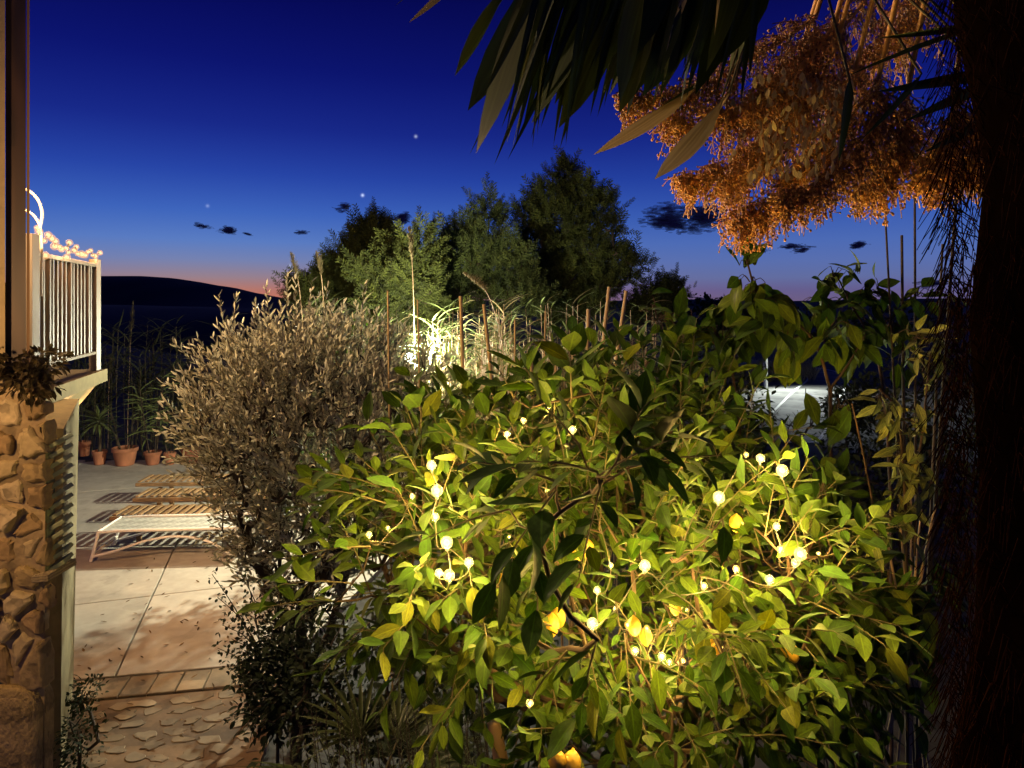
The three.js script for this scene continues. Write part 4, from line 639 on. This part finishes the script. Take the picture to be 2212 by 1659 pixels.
// ---------------------------------------------------------------- palm above and at the right
{
  const r = rng(7070), t = thing('palm_tree', 'dark palm with a hairy trunk and orange fruit bunches hanging overhead', 'palm tree');
  const bx = .705, bz = -.72, tg = new Geo(), P = [];
  for (let k = 0; k <= 24; k++) P.push(V(bx + .03 * Math.sin(k * .5), -.06 + k * .19, bz));
  tg.tube(P, (f) => .208 + .012 * Math.sin(f * 60), 0, 20);
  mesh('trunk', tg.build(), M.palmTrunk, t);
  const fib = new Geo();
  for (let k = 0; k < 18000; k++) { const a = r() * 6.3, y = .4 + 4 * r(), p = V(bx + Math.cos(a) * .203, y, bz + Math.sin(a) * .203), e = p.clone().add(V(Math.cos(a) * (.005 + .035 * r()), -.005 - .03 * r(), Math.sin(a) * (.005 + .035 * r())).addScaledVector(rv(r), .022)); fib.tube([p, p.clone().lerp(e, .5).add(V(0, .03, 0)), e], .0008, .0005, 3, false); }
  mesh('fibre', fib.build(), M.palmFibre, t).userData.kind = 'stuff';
  // fronds: stiff drooping tips hanging into the top of the picture
  const seg = [bladeGeo({ w: 1, rows: 6, curl: .06, fold: .25, peak: .25, point: .8, asp: .09 }), bladeGeo({ w: 1, rows: 6, curl: .12, fold: .4, peak: .3, twist: .5, asp: .09 })];
  const crown = V(.74, 4.2, -.85);
  function frond(hub, list) {
    const f = new THREE.Group(); f.name = 'frond'; t.add(f);
    mesh('stem', new Geo().tube(curve([crown, crown.clone().lerp(hub, .5).add(V(0, .18, 0)), hub], 10), .014, .008, 6).build(), M.twig, f);
    for (const [x0, y0, x1, y1, d, w, mat] of list) { const a = at(x0, y0, d), b = at(x1, y1, d), q = new THREE.Group(); const m = mesh('leaflet', seg[r() < .5 ? 0 : 1], mat, f), L = a.distanceTo(b); basis(a, V().subVectors(b, a).normalize(), V(.2, .2, 1).addScaledVector(rv(r), 1.1), L, w * .55 / FOC * d, L).decompose(m.position, m.quaternion, m.scale);
      mesh('leaflet_base', new Geo().tube(curve([hub, hub.clone().lerp(a, .5).add(V(0, .05, 0)), a], 6), .004, .003, 4, false).build(), M.twig, f); }
  }
  const pl = () => M.palmLeaf[Math.floor(r() * 3)];
  const A = []; for (let k = 0; k < 84; k++) { const f = k / 83, x = 1080 + 520 * f + (r() - .5) * 40, len = (f < .35 ? 330 : 280) * (.75 + .4 * r()) - f * 60; A.push([x + 60 + 30 * (1 - f), -90 - 60 * r(), x - 40 * (1 - f) + (r() - .5) * 50, -40 + len, 1.35 + .3 * r(), 26 + 18 * r(), pl()]); }
  A.push([985, -40, 885, 50, 1.4, 20, M.palmDry[0]], [900, -20, 850, 12, 1.4, 14, M.palmLeaf[1]], [1130, -60, 970, 148, 1.4, 30, M.palmLeaf[0]], [1240, -60, 1068, 352, 1.4, 34, M.palmLeaf[1]], [1260, -20, 1105, 345, 1.42, 32, M.palmLeaf[2]], [1290, -30, 1165, 265, 1.45, 26, M.palmLeaf[0]], [1330, -20, 1234, 280, 1.45, 22, M.palmLeaf[1]], [1500, -60, 1438, 108, 1.3, 26, M.palmDry[1]], [1560, -50, 1543, 72, 1.3, 16, M.palmDry[1]], [1470, 20, 1430, 160, 1.3, 34, M.palmLeaf[1]]);
  frond(at(1400, -330, 1.5), A);
  frond(at(1720, -160, 1.7), [[1500, 190, 1293, 340, 1.7, 22, M.palmDry[0]], [1530, 170, 1300, 325, 1.72, 22, M.palmLeaf[0]], [1560, 210, 1432, 395, 1.65, 18, M.palmDry[1]], [1575, 200, 1470, 330, 1.68, 13, M.palmDry[0]], [1835, 170, 1817, 350, 1.35, 40, M.palmLeaf[2]], [1990, 160, 1870, 300, 1.4, 30, M.palmLeaf[2]], [2130, 60, 1830, 150, 1.4, 40, M.palmLeaf[2]], [2170, 150, 1900, 200, 1.4, 50, M.palmLeaf[2]], [2160, 170, 1960, 260, 1.4, 46, M.palmLeaf[2]], [2190, 230, 2000, 330, 1.5, 46, M.palmLeaf[2]], [2160, 40, 1900, 90, 1.4, 36, M.palmLeaf[2]]]);
  // fruit bunches: a stalk, many thin branchlets, little fruits
  const nub = new THREE.SphereGeometry(1, 6, 5);
  function bunch(d, path, n, spread, mat = M.fruitStalk, nubs = true) {
    const b = new THREE.Group(); b.name = 'fruit_bunch'; t.add(b);
    const line = curve(path.map(([x, y]) => at(x, y, d)), 30), s0 = line[0].clone(); mesh('stalk', new Geo().tube(curve([crown, crown.clone().lerp(s0, .6).add(V(0, .12, 0)), s0], 8).slice(0, -1).concat(line), .008, .002, 6).build(), mat, b);
    const g = new Geo(), N = [];
    for (let k = 0; k < n * 1.7; k++) {
      const f = Math.pow(r(), .8), i = Math.min(29, Math.floor(f * 30)), p = line[i], T = V().subVectors(line[i + 1], line[i]).normalize(), q = rv(r).normalize(); q.addScaledVector(T, -q.dot(T)).normalize();
      const L = spread * (1.1 - .6 * f) * (.6 + .7 * r()), e = p.clone().addScaledVector(q, L * .8).addScaledVector(T, L * .55).add(V(0, -L * .45, 0)), l = curve([p, p.clone().lerp(e, .5).add(V(0, L * .12, 0)).addScaledVector(rv(r), L * .08), e], 5);
      g.tube(l, .0021, .0013, 3, false);
      for (let j = 0; j < 13; j++) { const h = .2 + .8 * (j + r()) / 13, w = l[Math.floor(h * 4.99)], o = w.clone().addScaledVector(rv(r), .018 + .012 * r()).add(V(0, -.012, 0)); g.tube([w, o], .0014, .001, 3, false); N.push(o); }
    }
    mesh('branchlets', g.build(), [M.fruitStalk, M.fruitBrown, M.fruitStalk][n % 3], b).userData.kind = 'stuff';
    if (nubs) { const im = shadowed(new THREE.InstancedMesh(nub, M.fruitNub, N.length)), c = new THREE.Color(); N.forEach((o, k) => { const s = .0022 + .0018 * r(); im.setMatrixAt(k, M4.makeScale(s, s * 1.25, s).setPosition(o)); const v = .35 + .95 * r(); im.setColorAt(k, c.setRGB(v, v * (.8 + .3 * r()), v)); }); im.name = 'fruits'; im.userData.kind = 'stuff'; b.add(im); }
  }
  bunch(1.9, [[1760, 40], [1620, 130], [1480, 200], [1345, 215]], 91, .13); bunch(1.85, [[1800, 60], [1700, 180], [1580, 240], [1440, 270]], 93, .13);
  bunch(1.9, [[1800, 120], [1720, 260], [1600, 350], [1470, 395]], 98, .13); bunch(1.95, [[1850, 140], [1790, 300], [1690, 420], [1580, 485]], 110, .12);
  bunch(1.8, [[1900, 160], [1880, 280], [1800, 380], [1690, 440]], 112, .12); bunch(1.85, [[1960, 200], [1960, 290], [1930, 360], [1870, 420]], 90, .12);
  bunch(1.75, [[2060, 200], [2060, 280], [2040, 340], [2000, 395]], 81, .11); bunch(1.75, [[2120, 220], [2130, 290], [2110, 340], [2090, 380]], 51, .10); bunch(2.0, [[1900, -40], [1820, 60], [1720, 150], [1640, 260]], 91, .14); bunch(2.05, [[2000, -30], [1950, 60], [1850, 150], [1780, 230]], 93, .14); bunch(2.0, [[1740, 80], [1700, 200], [1650, 320], [1560, 420]], 90, .13);
  const L = []; for (let k = 0; k < 260; k++) L.push({ m: basis(at(1720 + 150 * (r() - .5) * (1 + r()), 260 + 230 * (r() - .5), 1.72 + .2 * r()), V(r() - .5, -.6 - r(), r() - .5), V(0, .3, 1).addScaledVector(rv(r), .8),   .016 + .026 * r(), .008 + .009 * r()), g: 0 });
  leafParts(t, L, [bladeGeo({ w: 1, rows: 3, curl: .2, peak: .7 })], [M.bract], { single: 40, name: 'dry_bract', mass: 'dry_bracts', r });
}
// ---------------------------------------------------------------- conifers behind the reeds
const sprays = [1, 2].map((s) => { const r = rng(s * 99), g = new Geo(), n = bladeGeo({ w: 1, rows: 2, curl: .1, fold: .2, asp: .2 }); g.tube([V(0, 0, 0), V(0, .02, 1)], .012, .005, 3, false); for (let k = 0; k < 26; k++) { const f = .05 + .95 * k / 26, a = k * 2.4; g.add(n, basis(V(0, .02 * f, f), V(Math.cos(a) * .8, Math.sin(a) * .8, .75).addScaledVector(rv(r), .3), V(Math.sin(a), -Math.cos(a), .2), .30 * (1.15 - .6 * f), .055, .3)); } return g.build(); });
function conifer(label, seed, D, foot, top, lobes, n, mat, up = .8) {
  const r = rng(seed), t = thing('conifer_tree', label, 'conifer'), b = at(foot, 655, D).setY(hgt(at(foot, 655, D).x, -D) - .05), E = lobes.map(([x, y, rx, ry]) => [at(x, y, D + (r() - .5) * .8), rx / FOC * D, ry / FOC * D, Math.max(rx, ry) / FOC * D * .7, rx * ry]);
  const pts = crownPoints(E, Math.round(n * 3), r, .2), bases = [], L = [];
  pts.forEach((e, k) => { if (r() < .14) e.p.addScaledVector(e.o, .3 * r()); if (k % 16 === 0) bases.push(e.p); const d = e.o.clone().multiplyScalar(.7).add(V(0, up, 0)).addScaledVector(rv(r), .55).normalize(), l = (.17 + .17 * r()) * (r() < .15 ? 1.5 : 1); L.push({ m: basis(e.p, d, rv(r), l, l * 1.15, l * 1.15), g: k % 2 }); });
  const tp = at(top[0], top[1] + 40, D);
  mesh('trunk', branches([{ pts: [b, b.clone().lerp(tp, .3), b.clone().lerp(tp, .6).add(V(.05, 0, 0)), tp] }], bases, r, { tip: .006, max: .12, sides: 5 }), M.greyBark, t);
  leafParts(t, L, sprays, [mat], { r, mass: 'crown', tints: [[1, 1, 1], [.75, .8, .75], [1.2, 1.2, 1]] });
}
conifer('leftmost conifer, spreading low with a dark layered crown', 1, 14.5, 780, [820, 500], [[815, 500, 28, 30], [790, 530, 40, 35], [838, 540, 40, 40], [770, 580, 50, 40], [720, 590, 30, 35], [830, 600, 50, 50], [750, 640, 70, 45], [700, 630, 25, 40], [850, 650, 60, 40]], 1000, M.conifer[0]);
conifer('pale green conifer just above the glaring garden lamp', 2, 12.2, 850, [860, 580], [[860, 575, 55, 40], [820, 600, 50, 25], [900, 620, 50, 35], [915, 545, 24, 60], [900, 680, 60, 45], [860, 650, 80, 40]], 460, M.conifer[0], .5);
conifer('slender conifer with a narrow knobbed top, left of the tallest one', 3, 14, 1050, [1055, 430], [[1055, 470, 32, 40], [1035, 540, 50, 45], [985, 520, 28, 40], [1000, 580, 55, 50], [1070, 590, 60, 55], [980, 640, 70, 45], [960, 600, 40, 45], [1110, 560, 32, 40], [1120, 640, 60, 50], [930, 660, 60, 40]], 800, M.conifer[1]);
conifer('tallest conifer, broad crown against the blue sky in the middle', 4, 15, 1230, [1220, 380], [[1222, 385, 22, 28], [1180, 430, 30, 28], [1250, 425, 34, 30], [1140, 470, 26, 26], [1210, 480, 50, 40], [1295, 455, 32, 30], [1320, 490, 16, 18], [1165, 530, 45, 40], [1260, 540, 55, 40], [1240, 600, 70, 40], [1330, 560, 36, 26], [1375, 572, 18, 12], [1350, 600, 24, 14], [1180, 600, 50, 45], [1300, 620, 40, 30], [1230, 660, 80, 40]], 1500, M.conifer[0], .6);
conifer('small dark conifer at the right end of the row', 5, 16, 1440, [1450, 610], [[1445, 630, 30, 25], [1420, 650, 35, 25], [1400, 680, 50, 30]], 220, M.conifer[0]);
conifer('low dark conifer at the left end of the row, by the hill', 6, 15.5, 655, [650, 610], [[655, 630, 32, 26], [690, 650, 40, 40]], 200, M.conifer[0], .4);
// ---------------------------------------------------------------- reeds and dark hedges
function reeds(label, seed, box, n, lit, { dry = .35, blade = .4, stems = 1, mat = M.reed, matDry = M.reedDry } = {}) { // box: x0, x1 (px at mean depth), d0, d1, top pixel range
  const r = rng(seed), t = tag(new THREE.Group(), label, 'reeds', null, 'stuff'); t.name = numbered('reeds'); scene.add(t);
  const st = new Geo(), L = [], LD = [];
  for (let k = 0; k < n; k++) {
    const d = lerp(box[2], box[3], r()), x = lerp(box[0], box[1], r()), yT = lerp(box[4], box[5], Math.pow(r(), .7)), tip = at(x, yT, d), b = V(tip.x + (r() - .5) * .3, hgt(tip.x, tip.z), tip.z + (r() - .5) * .3), l = curve([b, b.clone().lerp(tip, .5).add(V((r() - .5) * .1, 0, 0)), tip], 6);
    if (r() < stems) st.tube(l, .008, .004, 4, false);
    const isDry = r() < dry, H = tip.y - b.y;
    for (let j = 0; j < 13; j++) { const f = 1 - .62 * j / 13, p = b.clone().lerp(tip, f), a = j * 2.6 + r(), dr = V(Math.cos(a) * .55, 1.1 - .7 * r(), Math.sin(a) * .55); (isDry ? LD : L).push({ m: basis(p, dr, V(0, 1, 0).addScaledVector(rv(r), .4), blade * (.6 + .7 * r()), .022 + .014 * r(), blade), g: 0 }); }
  }
  const g = bladeGeo({ w: 1, rows: 5, curl: .55, fold: .2, peak: .25, asp: .08 });
  mesh('stems', st.build(), seed === 52 || seed === 51 ? M.stick : M.twig, t).userData.kind = 'stuff';
  leafParts(t, L, [g], [mat], { r, mass: 'green_blades' }); leafParts(t, LD, [g], [matDry], { r, mass: 'dry_blades' });
}
reeds('thick bank of green reeds around the glaring garden lamp', 51, [920, 1110, 9.2, 11.5, 660, 780], 120, 1, { dry: .25 });
reeds('green reeds on the left of the lamp, below the leftmost conifer', 54, [640, 900, 11.0, 13.2, 655, 750], 130, 1, { dry: .25 });
reeds('brownish dry reeds behind the bamboo stakes', 52, [1040, 1420, 7.5, 11, 650, 800], 190, 1, { dry: .6, blade: .26 });
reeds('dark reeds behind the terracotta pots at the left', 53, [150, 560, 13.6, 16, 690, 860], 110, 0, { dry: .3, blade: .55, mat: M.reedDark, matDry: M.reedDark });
function plume(label, d, x, y, len, lean, droop, m = M.reedDry) {
  const r = rng(Math.round(x)), t = thing('reed_plume', label, 'reed plume'), tip = at(x, y, d), b = at(x - lean * 2, y + 260, d), g0 = b.clone().setY(hgt(b.x, b.z)), line = curve([g0, b, at(x - lean, y + len, d), tip], 30);
  mesh('stem', new Geo().tube(line, .009, .003, 5).build(), M.stick, t);
  const g = new Geo(), L = len / FOC * d; for (let k = 0; k < 220; k++) { const f = r(), i = Math.max(0, Math.min(30, 30 - Math.floor(f * 10))), p = at(x - lean * f, y + len * f, d), e = p.clone().add(V((r() - .5) * .09 + droop * .12 * r(), .05 + .06 * r() - droop * .1, (r() - .5) * .09).multiplyScalar((.5 + Math.sin(f * 3)) * .8)); g.tube([p, e], .004, .0015, 3, false); }
  mesh('plume', g.build(), m, t);
}
plume('feathery reed plume standing against the sky above the left conifers', 9.6, 884, 492, 70, -6, 0); plume('faint slanting reed plume beside the hill, farther left', 11, 628, 548, 60, -16, 0); plume('faint reed plume just left of the conifers', 11, 684, 545, 50, -10, 0);
plume('broad drooping brown plume in front of the slender conifer', 8.5, 1000, 590, 40, -50, .5); plume('pale plume against the dark hill at the left', 14.6, 288, 652, 90, 6, 0, M.twig); plume('short pale plume left of the hill plume', 14.6, 240, 770, 50, 4, 0, M.twig);
function hedge(label, seed, E, n, leaf, mats, name = 'dark_bush', cat = 'bush') {
  const r = rng(seed), t = thing(name, label, cat), L = [], pts = crownPoints(E, n, r, .3), bases = [];
  pts.forEach((e, k) => { if (k % 5 === 0) bases.push(e.p); for (let j = 0; j < 9; j++) { const l = leaf * (.6 + .8 * r()); L.push({ m: basis(e.p.clone().addScaledVector(rv(r), leaf * 2), e.o.clone().addScaledVector(rv(r), 1.2), V(0, 1, 0).addScaledVector(rv(r), .8), l, l * .5, l), g: 0 }); } });
  const c = E[0][0]; mesh('trunk', branches([{ pts: [V(c.x, hgt(c.x, c.z) - .05, c.z), V(c.x, Math.max(c.y - E[0][2] * .3, hgt(c.x, c.z) + .2), c.z)] }], bases, r, { tip: .004, max: .06, sides: 4 }), M.greyBark, t);
  leafParts(t, L, [bladeGeo({ w: 1, rows: 3, curl: .2 })], mats, { r });
}
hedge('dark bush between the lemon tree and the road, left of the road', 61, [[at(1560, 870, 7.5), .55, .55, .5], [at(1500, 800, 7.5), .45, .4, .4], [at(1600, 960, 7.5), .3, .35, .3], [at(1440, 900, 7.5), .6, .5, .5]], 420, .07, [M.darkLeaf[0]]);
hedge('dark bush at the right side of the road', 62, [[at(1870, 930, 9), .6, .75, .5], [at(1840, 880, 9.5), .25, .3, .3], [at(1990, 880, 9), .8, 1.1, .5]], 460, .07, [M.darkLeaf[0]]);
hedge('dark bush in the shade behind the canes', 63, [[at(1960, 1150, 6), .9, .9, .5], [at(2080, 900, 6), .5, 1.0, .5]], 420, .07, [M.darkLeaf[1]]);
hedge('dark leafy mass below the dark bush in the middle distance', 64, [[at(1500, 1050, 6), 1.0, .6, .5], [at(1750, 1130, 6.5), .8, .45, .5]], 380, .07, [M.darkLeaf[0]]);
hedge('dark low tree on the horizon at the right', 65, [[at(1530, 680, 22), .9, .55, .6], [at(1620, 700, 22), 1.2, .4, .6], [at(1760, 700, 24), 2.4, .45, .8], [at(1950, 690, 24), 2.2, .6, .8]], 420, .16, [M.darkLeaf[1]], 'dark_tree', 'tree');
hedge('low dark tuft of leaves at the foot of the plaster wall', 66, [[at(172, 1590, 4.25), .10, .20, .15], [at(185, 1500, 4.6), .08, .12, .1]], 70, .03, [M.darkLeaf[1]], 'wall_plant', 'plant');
hedge('added thin leafy bush behind the silvery shrub, breaking up the garden lamp light', 67, [[at(720, 900, 7.7), .34, .75, .35], [at(640, 1000, 7.6), .28, .4, .3], [at(760, 760, 7.9), .3, .35, .3], [at(600, 1070, 7.5), .3, .28, .3], [at(690, 1060, 7.7), .3, .3, .3]], 250, .055, [M.bigLeaf[2]], 'added_bush', 'bush');  // bush added so the lamplight falls dappled on the patio
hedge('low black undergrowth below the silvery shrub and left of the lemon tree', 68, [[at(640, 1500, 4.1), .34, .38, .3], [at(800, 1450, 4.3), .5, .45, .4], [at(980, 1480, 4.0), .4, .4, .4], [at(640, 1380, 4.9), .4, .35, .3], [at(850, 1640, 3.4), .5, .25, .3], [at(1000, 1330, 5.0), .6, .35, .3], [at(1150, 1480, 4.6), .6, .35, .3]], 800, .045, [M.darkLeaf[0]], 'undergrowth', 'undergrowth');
// ---------------------------------------------------------------- along the road
{
  const r = rng(81), t = thing('bare_shrub', 'leafless twiggy shrub in front of the lit road', 'shrub', V(0, 0, 0)), tips = []; for (let k = 0; k < 70; k++) tips.push(at(1690 + 110 * (r() - .5), 880 + 55 * r() + Math.abs(r() - .5) * 20, 13 + .8 * r())); for (let k = 0; k < 60; k++) tips.push(at(1775 + 60 * (r() - .5), 850 + 80 * r(), 13 + .8 * r()));
  const b = at(1720, 1000, 13.3); b.y = hgt(b.x, b.z) - .05; mesh('branches', branches([{ pts: [b, at(1718, 960, 13.3)] }], tips, r, { tip: .004, max: .03, sides: 4, sag: -.02 }), M.greyBark, t);
  const dg = tag(new THREE.Group(), 'tufts of dry pale grass on the sandy bank by the road', 'dry grass', null, 'stuff'); dg.name = 'dry_grass'; scene.add(dg); const L = [];
  for (let k = 0; k < 60; k++) { const p = at(1630 + 130 * r(), 800 + 34 * r(), 47 + 6 * r()), q = p.clone(); q.y = Math.max(-2.3, p.y - .6); for (let j = 0; j < 26; j++) L.push({ m: basis(q.clone().addScaledVector(rv(r), .25), V(r() - .5, 1, r() - .5), rv(r), .7 + .8 * r(), .05, .7), g: 0 }); }
  leafParts(dg, L, [strap], [M.dryGrass], { r });
  [[1722, 786, 51, 'wooden roadside post where the road bends'], [1652, 800, 46, 'wooden post on the sandy bank left of the road']].forEach(([x, y, d, l]) => { const p = at(x, y, d), o = thing('roadside_post', l, 'post', p.clone().setY(-2.5)); mesh('post_body', new RoundedBoxGeometry(.16, p.y + 2.5 + .5, .16, 1, .02).translate(0, (p.y + 3) / 2, 0), M.pole, o); });
  const s = at(1655, 672, 44), lamp = thing('street_lamp', 'pale street lamp standing beside the bend of the road', 'street lamp', V(s.x, -2.5, s.z)), h = s.y + 2.5;
  mesh('pole', new THREE.CylinderGeometry(.07, .1, h, 12).translate(0, h / 2, 0), M.pole, lamp);
  mesh('arm', new Geo().tube(curve([V(0, h - .05, 0), V(.3, h + .02, .2), V(.7, h + .03, .5)], 8), .04, .035, 8).build(), M.pole, lamp);
  mesh('lamp_head', new RoundedBoxGeometry(.34, .12, .7, 2, .04).translate(.8, h + .03, .6), M.pole, lamp); mesh('lamp_panel', new THREE.BoxGeometry(.26, .02, .5).translate(.8, h - .042, .6), M.streetPanel, lamp);
  const l = new THREE.SpotLight(new THREE.Color().setRGB(.92, 1, .93), 620, 0, 1.1, .5, 2); l.position.set(.8, h - .08, .6); l.target.position.set(2.5, 0, 4); l.castShadow = true; l.shadow.radius = 8; l.name = 'lamp_light'; lamp.add(l, l.target);
  const far = thing('distant_lights', 'row of tiny lights far away beyond the road', 'lights'); for (let k = 0; k < 8; k++) { const m = mesh('bulb', new THREE.SphereGeometry(.09, 6, 5), M.farBulb, far); m.position.copy(at(1735 + k * 7, 723 + k * .9, 120)); } mesh('cable', new Geo().tube([at(1725, 720, 120), at(1760, 727, 120), at(1795, 729, 120)], .02, .02, 4).build(), M.iron, far); for (const x of [1728, 1792]) { const p = at(x, 728, 120); mesh('pole', new Geo().tube([p, p.clone().setY(-2.6)], .05, .06, 5).build(), M.iron, far); }
  const hp = thing('hill_light', 'single tiny white light on the dark hillside', 'light'), q = at(587, 699, 300); mesh('bulb', new THREE.SphereGeometry(.28, 8, 6), M.farBulb, hp).position.copy(q); mesh('pole', new Geo().tube([q, q.clone().setY(-2.6)], .08, .1, 5).build(), M.iron, hp);
}
// ---------------------------------------------------------------- small dusk clouds, far off
function cloud(label, x, y, w, h, seed, n = 40) {
  const r = rng(seed), D = 2600, g = new Geo(), c = at(x, y, D), s = FOC / D, b = new THREE.IcosahedronGeometry(1, 1), wisps = Math.max(3, Math.round(n / 9));
  for (let q = 0; q < wisps; q++) { // ragged streaks of small puffs
    const wx = (r() - .5) * w * .6, wy = (r() - .5) * h * .6, wl = w * (.25 + .35 * r()), tilt = (r() - .5) * .25;
    for (let k = 0; k < n * 1.6; k++) { const u = r() + r() + r() - 1.5, v = r() + r() + r() - 1.5, px = wx + u * wl * .62, R = Math.sqrt(h / 18) * (.9 + 2.2 * r() * Math.max(0, 1 - Math.abs(u) * .8)) / s; if (Math.abs(px) > w * .56) continue; g.add(b, new THREE.Matrix4().makeScale(R * (1.6 + 1.6 * r()), R * .8, R * 1.5).setPosition(c.x + px / s, c.y + (wy + u * wl * tilt + v * h * .26 * (1.2 - Math.abs(u) * .7)) / s, c.z + (r() - .5) * 60)); }
  }
  const m = mesh('cloud', g.build(), M.cloud); tag(m, label, 'cloud', 'small dark clouds low in the dusk sky');
}
cloud('large dark cloud below the orange fruit bunches', 1500, 470, 215, 56, 1, 80); cloud('small dark cloud above the hill, widest of three', 487, 497, 50, 18, 2); cloud('slanting wisp of cloud left of the widest small cloud', 440, 485, 32, 16, 3, 20); cloud('tiny dark cloud right of the widest small cloud', 533, 506, 14, 9, 4, 12);
cloud('dark cloud just above the leftmost conifer', 862, 472, 50, 24, 5); cloud('broken wisp of cloud under the bright star', 735, 447, 42, 22, 6, 22); cloud('faint small cloud left of the conifers', 658, 500, 36, 12, 7, 18); cloud('tiny cloud beside the leftmost conifer top', 762, 490, 34, 12, 8, 16);
cloud('flat dark cloud right of the large one', 1722, 537, 78, 20, 9); cloud('thin cloud low over the leafy sapling tip', 1620, 540, 90, 12, 10, 30); cloud('small cloud behind the thin canes', 1858, 528, 44, 18, 11); cloud('low cloud beside the dark trunk at the right', 2020, 612, 90, 18, 12); cloud('thin low cloud over the horizon right of the conifers', 1520, 645, 110, 9, 13, 30);
renderer.render(scene, camera);
